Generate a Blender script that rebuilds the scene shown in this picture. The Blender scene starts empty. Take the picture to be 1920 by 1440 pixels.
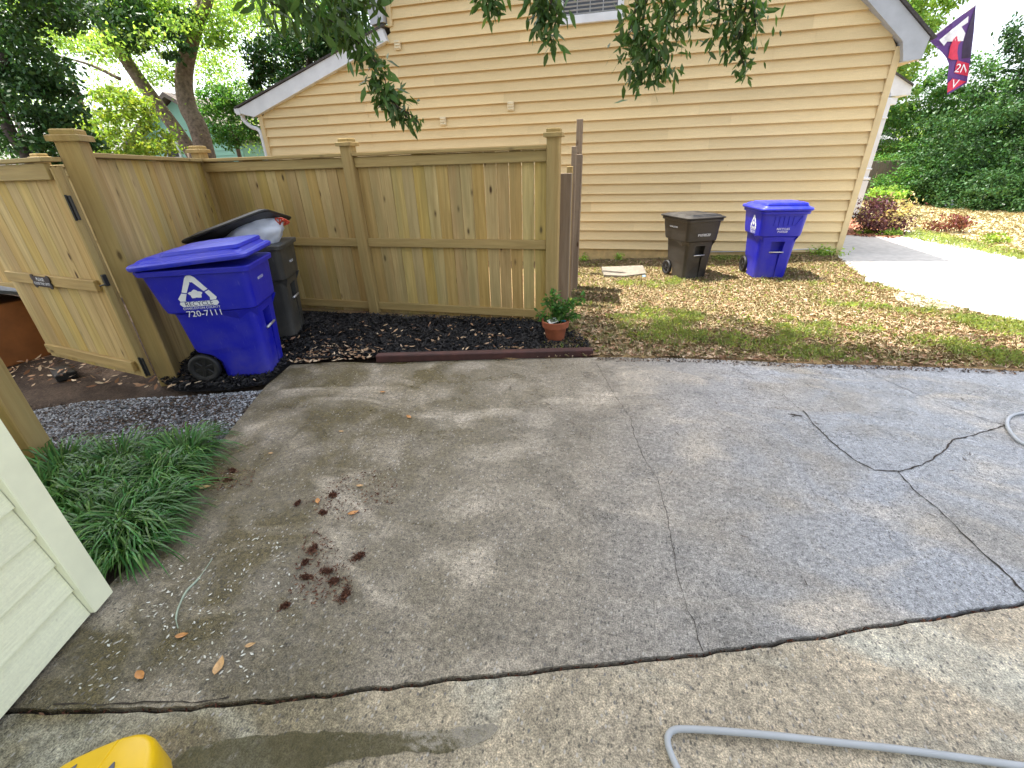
import bpy, bmesh, math, random
import numpy as np
from mathutils import Vector, Matrix, noise
random.seed(7); rng = np.random.default_rng(11)
R = math.radians
S = bpy.context.scene
COL = S.collection

# ------------------------------------------------------------------ camera
H = 1.7; FPX = 815.0
PITCH, ROLL, YAW = R(26.8), R(-1.75), R(15.0)
def cam_basis():
    cp, sp = math.cos(PITCH), math.sin(PITCH); cr, sr = math.cos(ROLL), math.sin(ROLL)
    fw = Vector((0, cp, -sp)); up = Vector((0, sp, cp)); rt = Vector((1, 0, 0))
    r2 = rt*cr + up*sr; u2 = -rt*sr + up*cr
    Z = Matrix.Rotation(YAW, 3, 'Z')
    return Z @ r2, Z @ u2, Z @ fw
CR, CU, CF = cam_basis()
cd = bpy.data.cameras.new('camera'); cam = bpy.data.objects.new('camera', cd); COL.objects.link(cam)
m3 = Matrix((CR, CU, -CF)).transposed()
cam.matrix_world = Matrix.Translation((0, 0, H)) @ m3.to_4x4()
cd.sensor_fit = 'HORIZONTAL'; cd.sensor_width = 36; cd.lens = 36*FPX/1920
cd.clip_start = 0.05; cd.clip_end = 500
S.camera = cam

# ------------------------------------------------------------------ world, sun, exposure
SUN_EL = 69.0; SUN_AZ = 165.0       # direction the sun stands in, measured from +X towards +Y
w = bpy.data.worlds.new("World"); S.world = w; w.use_nodes = True
nt = w.node_tree; nt.nodes.clear()
sky = nt.nodes.new('ShaderNodeTexSky'); sky.sky_type = 'NISHITA'; sky.sun_disc = False
sky.sun_elevation = R(SUN_EL); sky.sun_rotation = R(90 - SUN_AZ); sky.air_density = 1.0; sky.dust_density = 3.5; sky.ozone_density = 1.0
bg = nt.nodes.new('ShaderNodeBackground'); bg.inputs[1].default_value = 0.15
wo = nt.nodes.new('ShaderNodeOutputWorld')
hsv = nt.nodes.new('ShaderNodeHueSaturation'); hsv.inputs['Saturation'].default_value = .5; nt.links.new(sky.outputs[0], hsv.inputs['Color']); nt.links.new(hsv.outputs[0], bg.inputs[0]); nt.links.new(bg.outputs[0], wo.inputs[0])
sl = bpy.data.lights.new('sun', 'SUN'); sl.energy = 3.6; sl.angle = R(0.9); sl.color = (1.0, 0.95, 0.86)
so = bpy.data.objects.new('sun', sl); COL.objects.link(so)
sd = Vector((math.cos(R(SUN_AZ))*math.cos(R(SUN_EL)), math.sin(R(SUN_AZ))*math.cos(R(SUN_EL)), math.sin(R(SUN_EL))))
so.rotation_euler = sd.to_track_quat('Z', 'Y').to_euler()
S.view_settings.view_transform = 'Standard'; S.view_settings.look = 'None'
S.view_settings.exposure = 1.9; S.view_settings.gamma = 1.0
S.render.engine = 'CYCLES'
S.cycles.max_bounces = 8; S.cycles.transparent_max_bounces = 12

# ------------------------------------------------------------------ helpers
def ray(px, py): return (px-960)*CR - (py-720)*CU + FPX*CF
def G(px, py, z=0.0):
    d = ray(px, py); t = (z-H)/d.z; return Vector((d.x*t, d.y*t, z))
def YP(px, py, Y):
    d = ray(px, py); t = Y/d.y; return Vector((d.x*t, Y, H+d.z*t))
def tag(o, label=None, cat=None, group=None, kind=None):
    if label: o['label'] = label
    if cat: o['category'] = cat
    if group: o['group'] = group
    if kind: o['kind'] = kind
    return o
def empty(name, loc, rz=0.0, label=None, cat=None, group=None):
    o = bpy.data.objects.new(name, None); COL.objects.link(o); o.empty_display_size = .1
    o.location = loc; o.rotation_euler = (0, 0, rz)
    return tag(o, label, cat, group)
def link(name, me, mat=None, parent=None, label=None, smooth=False):
    o = bpy.data.objects.new(name, me); COL.objects.link(o)
    if mat is not None:
        for m in (mat if isinstance(mat, (list, tuple)) else [mat]): me.materials.append(m)
    if smooth:
        me.polygons.foreach_set('use_smooth', [True]*len(me.polygons))
    if parent is not None: o.parent = parent
    if label: o['label'] = label
    return o
class MB:
    def __init__(s): s.v = []; s.f = []; s.m = []; s.mi = 0
    def add(s, vs, fs):
        n = len(s.v); s.v += [tuple(v) for v in vs]
        for f in fs: s.f.append(tuple(i+n for i in f)); s.m.append(s.mi)
        return s
    def box(s, c, size, M=None):
        x, y, z = [a/2 for a in size]; c = Vector(c)
        vs = [Vector((i*x, j*y, k*z)) for k in (-1, 1) for j in (-1, 1) for i in (-1, 1)]
        vs = [(M @ v if M else v)+c for v in vs]
        return s.add(vs, [(0,2,3,1), (4,5,7,6), (0,1,5,4), (1,3,7,5), (3,2,6,7), (2,0,4,6)])
    def cbox(s, c, size, b=.004, M=None):
        # box with bevelled vertical/horizontal edges: three stacked chamfers
        x, y, z = [a/2 for a in size]; c = Vector(c); loops = []
        for zz, ins in ((-z, b), (-z+b, 0), (z-b, 0), (z, b)):
            xx, yy = x-ins, y-ins
            loops.append([(xx-b, -yy, zz), (xx, -yy+b, zz), (xx, yy-b, zz), (xx-b, yy, zz), (-xx+b, yy, zz), (-xx, yy-b, zz), (-xx, -yy+b, zz), (-xx+b, -yy, zz)])
        loops = [[(M @ Vector(p) if M else Vector(p))+c for p in L] for L in loops]
        return s.loft(loops)
    def loft(s, loops, cap=True, closed=True):
        n = len(loops[0]); k = len(loops); vs = [p for L in loops for p in L]; fs = []
        for i in range(k-1):
            for j in range(n if closed else n-1):
                a = i*n+j; b = i*n+(j+1) % n
                fs.append((a, b, b+n, a+n))
        if cap: fs.append(tuple(range(n))[::-1]); fs.append(tuple((k-1)*n+j for j in range(n)))
        return s.add(vs, fs)
    def prism(s, poly, z0, z1):
        return s.loft([[(p[0], p[1], z0) for p in poly], [(p[0], p[1], z1) for p in poly]])
    def slab(s, poly, axis_vec):
        a = Vector(axis_vec); P = [Vector(p) for p in poly]
        return s.loft([P, [p+a for p in P]])
    def tube(s, pts, r, n=8, cap=True):
        P = [Vector(p) for p in pts]; loops = []; u = None
        for i, p in enumerate(P):
            t = (P[min(i+1, len(P)-1)]-P[max(i-1, 0)]).normalized()
            if u is None: u = t.orthogonal().normalized()
            else: u = (u - t*u.dot(t)).normalized()
            v = t.cross(u); rr = r[i] if isinstance(r, (list, tuple)) else r
            loops.append([p+(u*math.cos(2*math.pi*j/n)+v*math.sin(2*math.pi*j/n))*rr for j in range(n)])
        return s.loft(loops, cap)
    def build(s, name, mat, parent=None, label=None, smooth=False, recalc=True, loc=None):
        me = bpy.data.meshes.new(name); me.from_pydata([tuple(v) for v in s.v], [], s.f); me.update()
        if isinstance(mat, (list, tuple)): me.polygons.foreach_set('material_index', s.m)
        if recalc:
            bm = bmesh.new(); bm.from_mesh(me); bmesh.ops.recalc_face_normals(bm, faces=bm.faces); bm.to_mesh(me); bm.free()
        o = link(name, me, mat, parent, label, smooth)
        if loc is not None: o.location = loc
        return o
def rrect(x0, x1, y0, y1, r, z, n=5):
    pts = []
    for cx, cy, a in ((x1-r, y0+r, -90), (x1-r, y1-r, 0), (x0+r, y1-r, 90), (x0+r, y0+r, 180)):
        for i in range(n):
            t = R(a+90*i/(n-1)); pts.append((cx+r*math.cos(t), cy+r*math.sin(t), z))
    return pts
def smooth_path(pts, k=8):
    P = [Vector(p) for p in pts]; out = []
    for i in range(len(P)-1):
        p0, p1, p2, p3 = P[max(i-1, 0)], P[i], P[i+1], P[min(i+2, len(P)-1)]
        for j in range(k):
            t = j/k
            out.append(.5*((2*p1)+(-p0+p2)*t+(2*p0-5*p1+4*p2-p3)*t*t+(-p0+3*p1-3*p2+p3)*t**3))
    out.append(P[-1]); return out

# ------------------------------------------------------------------ materials
def newmat(name):
    m = bpy.data.materials.new(name); m.use_nodes = True; t = m.node_tree
    b = t.nodes['Principled BSDF']; return m, t, b
class NT:
    def __init__(s, t): s.t = t
    def n(s, typ, **kw):
        x = s.t.nodes.new(typ)
        for k, v in kw.items():
            if k.startswith('i_'):
                key = k[2:]; key = int(key) if key.isdigit() else key
                x.inputs[key].default_value = v
            else: setattr(x, k, v)
        return x
    def l(s, a, b): s.t.links.new(a, b)
    def coord(s, scale=(1, 1, 1), kind='Object', off=None):
        tc = s.n('ShaderNodeTexCoord'); mp = s.n('ShaderNodeMapping'); mp.inputs['Scale'].default_value = scale
        s.l(tc.outputs[kind], mp.inputs[0])
        if off is not None: s.l(off, mp.inputs['Location'])
        return mp.outputs[0]
    def noise(s, vec, scale, detail=4, rough=.55, dist=0):
        x = s.n('ShaderNodeTexNoise'); x.inputs['Scale'].default_value = scale; x.inputs['Detail'].default_value = detail
        x.inputs['Roughness'].default_value = rough; x.inputs['Distortion'].default_value = dist; s.l(vec, x.inputs['Vector']); return x.outputs['Fac']
    def ramp(s, fac, stops, interp='LINEAR'):
        x = s.n('ShaderNodeValToRGB'); e = x.color_ramp.elements; x.color_ramp.interpolation = interp
        while len(e) < len(stops): e.new(.5)
        for el, (p, c) in zip(e, stops):
            el.position = p; el.color = (c, c, c, 1) if isinstance(c, (int, float)) else (*c, 1)
        s.l(fac, x.inputs[0]); return x.outputs[0]
    def mix(s, fac, a, b, mode='MIX'):
        x = s.n('ShaderNodeMix', data_type='RGBA', blend_type=mode)
        for sock, v in ((0, fac), (6, a), (7, b)):
            if isinstance(v, (int, float)): x.inputs[sock].default_value = v
            elif isinstance(v, tuple): x.inputs[sock].default_value = (*v, 1)
            else: s.l(v, x.inputs[sock])
        return x.outputs[2]
    def math(s, op, a, b=0, clamp=False):
        x = s.n('ShaderNodeMath', operation=op); x.use_clamp = clamp
        for i, v in enumerate((a, b)):
            if isinstance(v, (int, float)): x.inputs[i].default_value = v
            else: s.l(v, x.inputs[i])
        return x.outputs[0]
    def bump(s, h, dist, strength=1.0, prev=None):
        x = s.n('ShaderNodeBump'); x.inputs['Distance'].default_value = dist; x.inputs['Strength'].default_value = strength
        s.l(h, x.inputs['Height'])
        if prev is not None: s.l(prev, x.inputs['Normal'])
        return x.outputs[0]
def plain(name, col, rough=.5, metal=0, var=.12, scale=20, bump=0.0, spec=.5, coat=0):
    m, t, b = newmat(name); N = NT(t); v = N.coord()
    f = N.noise(v, scale, 5)
    c2 = tuple(min(1, c*(1+var)) for c in col); c1 = tuple(c*(1-var) for c in col)
    N.l(N.ramp(f, [(.3, c1), (.7, c2)]), b.inputs['Base Color'])
    big = N.noise(v, scale*.13, 3)
    N.l(N.ramp(big, [(.3, max(0, rough-.1)), (.7, min(1, rough+.12))]), b.inputs['Roughness'])
    b.inputs['Metallic'].default_value = metal; b.inputs['Specular IOR Level'].default_value = spec
    b.inputs['Coat Weight'].default_value = coat
    if bump: N.l(N.bump(f, bump), b.inputs['Normal'])
    return m
def wood(name, a, bcol, axis='z', rough=.7, knots=True, grey=0.0):
    """softwood boards: tint per board, stretched grain, knots"""
    m, t, b = newmat(name); N = NT(t)
    gi = N.n('ShaderNodeNewGeometry'); ri = gi.outputs['Random Per Island']
    cmb = N.n('ShaderNodeCombineXYZ'); N.l(N.math('MULTIPLY', ri, 37.3), cmb.inputs[0]); N.l(N.math('MULTIPLY', ri, 91.7), cmb.inputs[1]); N.l(N.math('MULTIPLY', ri, 53.1), cmb.inputs[2])
    sc = {'z': (22, 22, 1.3), 'x': (1.3, 22, 22), 'y': (22, 1.3, 22)}[axis]
    v = N.coord(sc, off=cmb.outputs[0])
    g1 = N.noise(v, 1.0, 5, .6, .8); g2 = N.noise(v, 4.0, 3, .6, .3)
    col = N.ramp(g1, [(.25, a), (.5, tuple((x+y)/2 for x, y in zip(a, bcol))), (.75, bcol)])
    col = N.mix(N.math('MULTIPLY', g2, .35), col, tuple(x*.55 for x in a))
    # board tint
    hs = N.n('ShaderNodeHueSaturation'); N.l(col, hs.inputs['Color'])
    w1 = N.n('ShaderNodeTexWhiteNoise', noise_dimensions='1D'); N.l(ri, w1.inputs['W'])
    N.l(N.math('ADD', N.math('MULTIPLY', w1.outputs['Value'], .018), .490), hs.inputs['Hue'])
    N.l(N.math('ADD', N.math('MULTIPLY', w1.outputs['Value'], .22), .97), hs.inputs['Value'])
    N.l(N.math('ADD', N.math('MULTIPLY', ri, .2), .88), hs.inputs['Saturation'])
    col = hs.outputs[0]
    if knots:
        ks = {'z': (7.5, 7.5, 3.0), 'x': (3.0, 7.5, 7.5), 'y': (7.5, 3.0, 7.5)}[axis]
        kv = N.coord(ks, off=cmb.outputs[0])
        vo = N.n('ShaderNodeTexVoronoi'); vo.inputs['Scale'].default_value = .85; N.l(kv, vo.inputs['Vector'])
        km = N.ramp(vo.outputs['Distance'], [(.06, 1), (.10, .4), (.15, 0)])
        col = N.mix(km, col, (.075, .035, .014))
    # weather streaks
    sv = N.coord({'z': (6, 6, .5), 'x': (.5, 6, 6), 'y': (6, .5, 6)}[axis], off=cmb.outputs[0])
    st = N.ramp(N.noise(sv, 1.2, 3), [(.42, 0), (.70, .5)])
    col = N.mix(st, col, (.27, .235, .10) if not grey else (.24, .19, .13))
    N.l(col, b.inputs['Base Color']); b.inputs['Roughness'].default_value = rough; b.inputs['Specular IOR Level'].default_value = .25
    N.l(N.bump(g2, .0015, 1, N.bump(g1, .003)), b.inputs['Normal'])
    return m
def leafmat(name, col, var=.25, trans=.35, rough=.45, hue=.03):
    m, t, b = newmat(name); N = NT(t)
    gi = N.n('ShaderNodeNewGeometry'); ri = gi.outputs['Random Per Island']
    wn = N.n('ShaderNodeTexWhiteNoise', noise_dimensions='1D'); N.l(ri, wn.inputs['W'])
    hs = N.n('ShaderNodeHueSaturation'); hs.inputs['Color'].default_value = (*col, 1)
    N.l(N.math('ADD', N.math('MULTIPLY', ri, hue*2), .5-hue), hs.inputs['Hue'])
    v = N.coord(); big = N.noise(v, .9, 3)
    val = N.math('ADD', N.math('MULTIPLY', wn.outputs['Value'], var*2), 1-var)
    N.l(N.math('MULTIPLY', val, N.math('ADD', N.math('MULTIPLY', big, .9), .55)), hs.inputs['Value'])
    N.l(hs.outputs[0], b.inputs['Base Color']); b.inputs['Roughness'].default_value = rough
    b.inputs['Specular IOR Level'].default_value = .22
    tr = N.n('ShaderNodeBsdfTranslucent'); br = N.mix(1.0, hs.outputs[0], (1.45, 1.45, .7), 'MULTIPLY'); N.l(br, tr.inputs[0])
    mx = N.n('ShaderNodeMixShader'); mx.inputs[0].default_value = trans
    N.l(b.outputs[0], mx.inputs[1]); N.l(tr.outputs[0], mx.inputs[2])
    N.l(mx.outputs[0], t.nodes['Material Output'].inputs[0]); return m
def plastic(name, col, rough=.36):
    m, t, b = newmat(name); N = NT(t); v = N.coord(); sep = N.n('ShaderNodeSeparateXYZ'); N.l(v, sep.inputs[0])
    f = N.noise(v, 5, 5, .65); sc = N.noise(N.coord((60, 60, 5)), 1.5, 4, .7); sp = N.noise(v, 60, 3, .7)
    dust = N.math('MULTIPLY', N.ramp(f, [(.42, 0), (.80, .30)]), N.math('ADD', N.ramp(sep.outputs[2], [(.0, 1), (.35, .25)]), .1, True), True)
    c = N.mix(dust, col, (.22, .19, .15)); c = N.mix(N.ramp(sc, [(.62, 0), (.70, .09)]), c, (.5, .5, .55)); c = N.mix(N.ramp(sp, [(.68, 0), (.74, .25)]), c, (.2, .18, .15))
    N.l(c, b.inputs['Base Color']); N.l(N.ramp(f, [(.3, rough-.08), (.7, rough+.18)]), b.inputs['Roughness']); N.l(N.bump(sp, .0006), b.inputs['Normal']); return m
def islandmat(name, stops, rough=.8, bump=0, spec=.3):
    """each little piece of a scatter takes its own colour from the ramp"""
    m, t, b = newmat(name); N = NT(t)
    gi = N.n('ShaderNodeNewGeometry')
    N.l(N.ramp(gi.outputs['Random Per Island'], stops), b.inputs['Base Color']); b.inputs['Roughness'].default_value = rough
    b.inputs['Specular IOR Level'].default_value = spec
    return m

def mat_concrete(name, dry, damp, olive, near=False):
    m, t, b = newmat(name); N = NT(t)
    v = N.coord()
    n1 = N.noise(v, .75, 4, .6, .5); n2 = N.noise(v, 2.6, 5, .6, .3); n3 = N.noise(v, 40, 5, .75); n4 = N.noise(v, 160, 3, .7)
    sep = N.n('ShaderNodeSeparateXYZ'); N.l(v, sep.inputs[0])
    damp_f = N.ramp(N.math('ADD', N.math('MULTIPLY', n1, .65), N.math('MULTIPLY', n2, .35)), [(.40, 0), (.60, 1)])
    col = N.mix(damp_f, dry, damp)
    # algae towards the left house and the back edge
    gx = N.math('ADD', N.math('MULTIPLY', sep.outputs[0], -.50), .06, True)
    al = N.math('MULTIPLY', N.math('ADD', gx, .12, True), N.ramp(n2, [(.32, .35), (.58, 1)]), True)
    col = N.mix(al, col, olive)
    # bluish sky reflection painted into the base colour towards the right
    sky_tint = N.math('MULTIPLY', N.math('ADD', N.math('MULTIPLY', sep.outputs[0], .62), .08, True), N.ramp(N.noise(N.coord((1, 1.6, 1)), 1.1, 4, .6, .8), [(.36, .35), (.54, 1)]), True)
    if not near: col = N.mix(sky_tint, col, (.345, .357, .375))
    # dry bleached patches
    n5 = N.noise(N.coord((.8, 1.5, 1)), 1.5, 3, .5, 1.0)
    col = N.mix(N.ramp(n5, [(.54, 0), (.70, .6)]), col, tuple(min(.6, c*1.5) for c in dry))
    # sand grain
    col = N.mix(1.0, col, N.ramp(n3, [(.30, .42), (.5, .97), (.70, 1.6)]), 'MULTIPLY')
    col = N.mix(1.0, col, N.ramp(n4, [(.3, .45), (.7, 1.55)]), 'MULTIPLY')
    n6 = N.noise(v, 9, 4, .65, .4); col = N.mix(1.0, col, N.ramp(n6, [(.34, .84), (.52, 1.0), (.68, 1.13)]), 'MULTIPLY')
    # exposed aggregate: small pale and dark stones
    vo = N.n('ShaderNodeTexVoronoi'); vo.inputs['Scale'].default_value = 72; N.l(N.coord((1, .62, 1)), vo.inputs['Vector'])
    sepc = N.n('ShaderNodeSeparateColor'); N.l(vo.outputs['Color'], sepc.inputs[0])
    near_st = N.ramp(vo.outputs['Distance'], [(.20, 1), (.38, 0)])
    pale = N.math('MULTIPLY', near_st, N.ramp(sepc.outputs[0], [(.78, 0), (.82, 1)]))
    dark = N.math('MULTIPLY', near_st, N.ramp(sepc.outputs[1], [(.68, 0), (.72, 1)]))
    col = N.mix(N.math('MULTIPLY', pale, .75), col, (.52, .49, .44)); col = N.mix(N.math('MULTIPLY', dark, .7), col, (.035, .033, .03))
    # fine branching hairline cracks
    N.l(col, b.inputs['Base Color'])
    rough = N.ramp(N.math('ADD', N.math('MULTIPLY', n1, .5), N.math('MULTIPLY', n2, .5)), [(.4, .55), (.6, .17)])
    N.l(rough, b.inputs['Roughness']); b.inputs['Specular IOR Level'].default_value = .55
    N.l(N.bump(n4, .004, 1, N.bump(n3, .006)), b.inputs['Normal'])
    return m
def mat_ground(name, stops, scale=3, bump=.01, fine=60, rough=.95):
    m, t, b = newmat(name); N = NT(t); v = N.coord()
    f = N.noise(v, scale, 6, .65, .3); f2 = N.noise(v, fine, 4, .7)
    col = N.mix(1.0, N.ramp(f, stops), N.ramp(f2, [(.3, .5), (.7, 1.4)]), 'MULTIPLY')
    N.l(col, b.inputs['Base Color']); b.inputs['Roughness'].default_value = rough; b.inputs['Specular IOR Level'].default_value = .2
    N.l(N.bump(f2, bump), b.inputs['Normal']); return m
def mat_siding(name, c, stain):
    m, t, b = newmat(name); N = NT(t)
    gi = N.n('ShaderNodeNewGeometry'); ri = gi.outputs['Random Per Island']
    grain = N.noise(N.coord((2.0, 40, 40)), 3, 4, .6); big = N.noise(N.coord((.5, 1, 1.2)), 1.4, 4, .6); fine = N.noise(N.coord(), 90, 3, .7)
    col = N.mix(N.ramp(big, [(.35, 0), (.75, .5)]), c, stain)
    col = N.mix(1.0, col, N.ramp(ri, [(0, .90), (1, 1.06)]), 'MULTIPLY')
    col = N.mix(1.0, col, N.ramp(grain, [(.3, .93), (.7, 1.05)]), 'MULTIPLY')
    col = N.mix(1.0, col, N.ramp(fine, [(.25, .9), (.7, 1.05)]), 'MULTIPLY')
    sp = N.noise(N.coord((1, 1, .6)), 9, 3, .7)
    col = N.mix(N.ramp(sp, [(.72, 0), (.78, .35)]), col, (.16, .10, .04))
    N.l(col, b.inputs['Base Color']); b.inputs['Roughness'].default_value = .62; b.inputs['Specular IOR Level'].default_value = .25
    N.l(N.bump(grain, .0015), b.inputs['Normal']); return m

M = {}
M['siding'] = mat_siding('yellow_siding', (.68, .53, .285), (.59, .45, .225))
M['yellowtrim'] = plain('yellow_trim', (.57, .445, .235), .6, var=.08, scale=6)
M['white'] = plain('white_trim', (.62, .64, .66), .5, var=.08, scale=5)
M['fascia'] = plain('grey_fascia', (.36, .38, .40), .5, var=.1, scale=5)
M['shingle'] = plain('roof_shingle', (.055, .05, .047), .9, var=.4, scale=30, bump=.004)
M['lapgreen'] = mat_siding('pale_green_siding', (.86, .87, .62), (.82, .82, .56))
M['greentrim'] = plain('pale_green_trim', (.86, .87, .62), .55, var=.06, scale=7)
M['mint'] = mat_siding('mint_siding', (.30, .55, .45), (.25, .47, .38))
M['bluesid'] = mat_siding('blue_siding', (.16, .22, .34), (.13, .18, .28))
M['picket'] = wood('picket_wood', (.37, .245, .078), (.62, .45, .17), 'z')
M['rail'] = wood('rail_wood', (.33, .23, .08), (.53, .395, .155), 'x')
M['post'] = wood('post_wood', (.32, .22, .075), (.51, .38, .15), 'z')
M['oldwood'] = wood('weathered_wood', (.17, .125, .08), (.34, .27, .185), 'z', grey=1)
M['oldfence'] = wood('old_fence_wood', (.10, .085, .07), (.2, .17, .14), 'z', grey=1)
M['timber'] = plain('stained_timber', (.048, .014, .011), .65, var=.35, scale=9, bump=.003)
M['bluebin'] = plastic('blue_plastic', (.007, .010, .40), .42)
M['bluelid'] = plastic('blue_lid_plastic', (.008, .02, .52), .36)
M['blackbin'] = plastic('black_plastic', (.022, .019, .016), .38)
M['greybin'] = plastic('charcoal_plastic', (.042, .042, .038), .42)
M['blacklid'] = plastic('black_lid_plastic', (.007, .007, .008), .5)
M['tyre'] = plain('black_tyre', (.012, .012, .013), .6, var=.2)
M['decal'] = plain('white_decal', (.72, .74, .78), .5, var=.05)
M['metal'] = plain('metal_bar', (.5, .5, .5), .35, metal=.6, var=.1)
M['blackmetal'] = plain('black_hinge_metal', (.012, .012, .012), .45)
M['terra'] = plain('terracotta', (.30, .085, .035), .75, var=.25, scale=12, bump=.001)
M['soil'] = mat_ground('potting_soil', [(.3, (.02, .013, .009)), (.7, (.06, .04, .028))], 20, .005)
M['orange'] = plain('orange_paint', (.24, .085, .022), .7, var=.25, scale=5)
M['hose'] = plain('grey_hose', (.37, .39, .405), .45, var=.08, scale=10)
M['yellowp'] = plain('yellow_plastic', (.80, .50, .006), .35, var=.06, scale=9)
M['greyp'] = plain('grey_decal', (.10, .11, .15), .5, var=.25, scale=30)
M['bag'] = plain('white_bag', (.62, .66, .74), .3, var=.12, scale=6, bump=.006)
M['redstring'] = plain('red_string', (.55, .07, .03), .4)
M['glass'] = plain('dark_glass', (.02, .022, .025), .08, var=.1)
M['blind'] = plain('window_blind', (.32, .33, .33), .6)
M['bark'] = plain('tree_bark', (.17, .125, .09), .95, var=.5, scale=14, bump=.02)
M['darkbark'] = plain('dark_bark', (.06, .045, .035), .95, var=.4, scale=14, bump=.02)
M['flagpurple'] = plain('purple_cloth', (.12, .05, .22), .7, var=.15, scale=5)
M['flagred'] = plain('red_cloth', (.62, .04, .09), .7)
M['flagwhite'] = plain('white_cloth', (.8, .8, .82), .7)
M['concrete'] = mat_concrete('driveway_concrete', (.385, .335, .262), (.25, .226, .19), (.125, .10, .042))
M['concrete2'] = mat_concrete('apron_concrete', (.56, .47, .335), (.36, .31, .225), (.17, .14, .065), near=True)
M['pale'] = plain('pale_concrete', (.42, .405, .375), .8, var=.15, scale=9)
M['lawn'] = mat_ground('lawn_soil', [(.3, (.17, .10, .055)), (.5, (.26, .175, .085)), (.7, (.14, .13, .045))], 1.6, .012)
M['dirt'] = mat_ground('dark_dirt', [(.3, (.035, .024, .018)), (.7, (.10, .07, .05))], 4, .012)
M['mulchbase'] = mat_ground('black_mulch_base', [(.3, (.004, .004, .005)), (.7, (.012, .011, .011))], 9, .01)
M['mulchchip'] = islandmat('black_mulch_chip', [(0, (.004, .004, .005)), (.6, (.012, .012, .013)), (1, (.035, .033, .033))], .75)
M['gravelbase'] = mat_ground('gravel_base', [(.35, (.06, .06, .06)), (.65, (.20, .205, .21))], 5, .012)
M['gravel'] = islandmat('gravel_chips', [(0, (.08, .085, .09)), (.5, (.30, .31, .33)), (1, (.55, .57, .60))], .8)
M['litter'] = islandmat('leaf_litter', [(0, (.16, .07, .03)), (.3, (.30, .17, .095)), (.6, (.40, .275, .165)), (.85, (.56, .44, .30)), (1, (.2, .1, .06))], .75)
M['straw'] = islandmat('straw', [(0, (.42, .35, .18)), (.6, (.55, .47, .28)), (1, (.34, .30, .14))], .8)
M['grass'] = leafmat('grass_blade', (.30, .36, .12), .35, .3, .5, .03)
M['paleafs'] = islandmat('fallen_leaves', [(0, (.42, .17, .05)), (.5, (.55, .28, .10)), (1, (.62, .42, .18))], .6)
M['redmulch'] = islandmat('red_mulch_bits', [(0, (.05, .02, .012)), (.7, (.12, .045, .025)), (1, (.22, .12, .07))], .85)
M['palemulch'] = islandmat('red_bed_mulch', [(0, (.26, .10, .06)), (.7, (.40, .18, .11)), (1, (.5, .3, .2))], .85)
M['crack'] = plain('crack_dark', (.03, .022, .016), .95, var=.5, scale=30)
M['fleck'] = islandmat('pale_flecks', [(0, (.5, .48, .38)), (1, (.65, .66, .6))], .7)
M['liriope'] = leafmat('liriope_blade', (.075, .18, .045), .5, .25, .25, .03)
M['oak'] = leafmat('oak_leaf', (.045, .085, .022), .4, .25, .35, .02)
M['twigleaf'] = leafmat('hanging_leaf', (.075, .135, .04), .45, .35, .3, .025)
M['darkleaf'] = leafmat('dark_leaf', (.04, .095, .028), .4, .22, .4, .02)
M['midleaf'] = leafmat('mid_leaf', (.085, .19, .045), .4, .4, .45, .03)
M['brightleaf'] = leafmat('bright_leaf', (.28, .42, .10), .4, .5, .45, .03)
M['limeleaf'] = leafmat('lime_leaf', (.22, .31, .05), .35, .4, .45, .035)
M['magleaf'] = leafmat('magnolia_leaf', (.03, .075, .018), .5, .2, .28, .04)
M['purpleleaf'] = leafmat('purple_leaf', (.11, .045, .055), .5, .3, .5, .06)
M['redleaf'] = leafmat('red_leaf', (.19, .07, .055), .4, .4, .5, .05)
M['creamleaf'] = leafmat('cream_leaf', (.5, .42, .2), .3, .3, .5, .04)
M['mintpaint'] = plain('greyroof', (.16, .13, .115), .9, var=.2, scale=12)

# ------------------------------------------------------------------ fast scatter meshes (numpy)
def quads_mesh(name, V, mat, parent=None, npl=4, smooth=False, label=None):
    """V: (n, npl, 3) one polygon per leaf"""
    n = V.shape[0]; me = bpy.data.meshes.new(name)
    me.vertices.add(n*npl); me.vertices.foreach_set('co', V.reshape(-1).astype('f4'))
    me.loops.add(n*npl); me.loops.foreach_set('vertex_index', np.arange(n*npl, dtype='i4'))
    me.polygons.add(n); me.polygons.foreach_set('loop_start', np.arange(0, n*npl, npl, dtype='i4'))
    me.polygons.foreach_set('loop_total', np.full(n, npl, dtype='i4')); me.update(calc_edges=True)
    return link(name, me, mat, parent, label, smooth)
def unit(a): return a/np.maximum(1e-6, np.linalg.norm(a, axis=1, keepdims=True))
def leaf_polys(P, size, wid=.45, up=.4, droop=0.0, sv=.35):
    n = len(P); d = rng.normal(size=(n, 3)); d[:, 2] -= droop; d = unit(d)
    nr = rng.normal(size=(n, 3)); nr[:, 2] += up; s = unit(np.cross(d, nr)); nn = unit(np.cross(s, d))
    L = (size*(1+sv*rng.uniform(-1, 1, n)))[:, None]; W = L*wid
    a = P; e = P+d*L
    m1 = P+d*L*.4+s*W*.5+nn*L*.06; m2 = P+d*L*.4-s*W*.5+nn*L*.06
    m3 = P+d*L*.75+s*W*.33; m4 = P+d*L*.75-s*W*.33
    return np.stack([a, m1, m3, e, m4, m2], 1)
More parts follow.
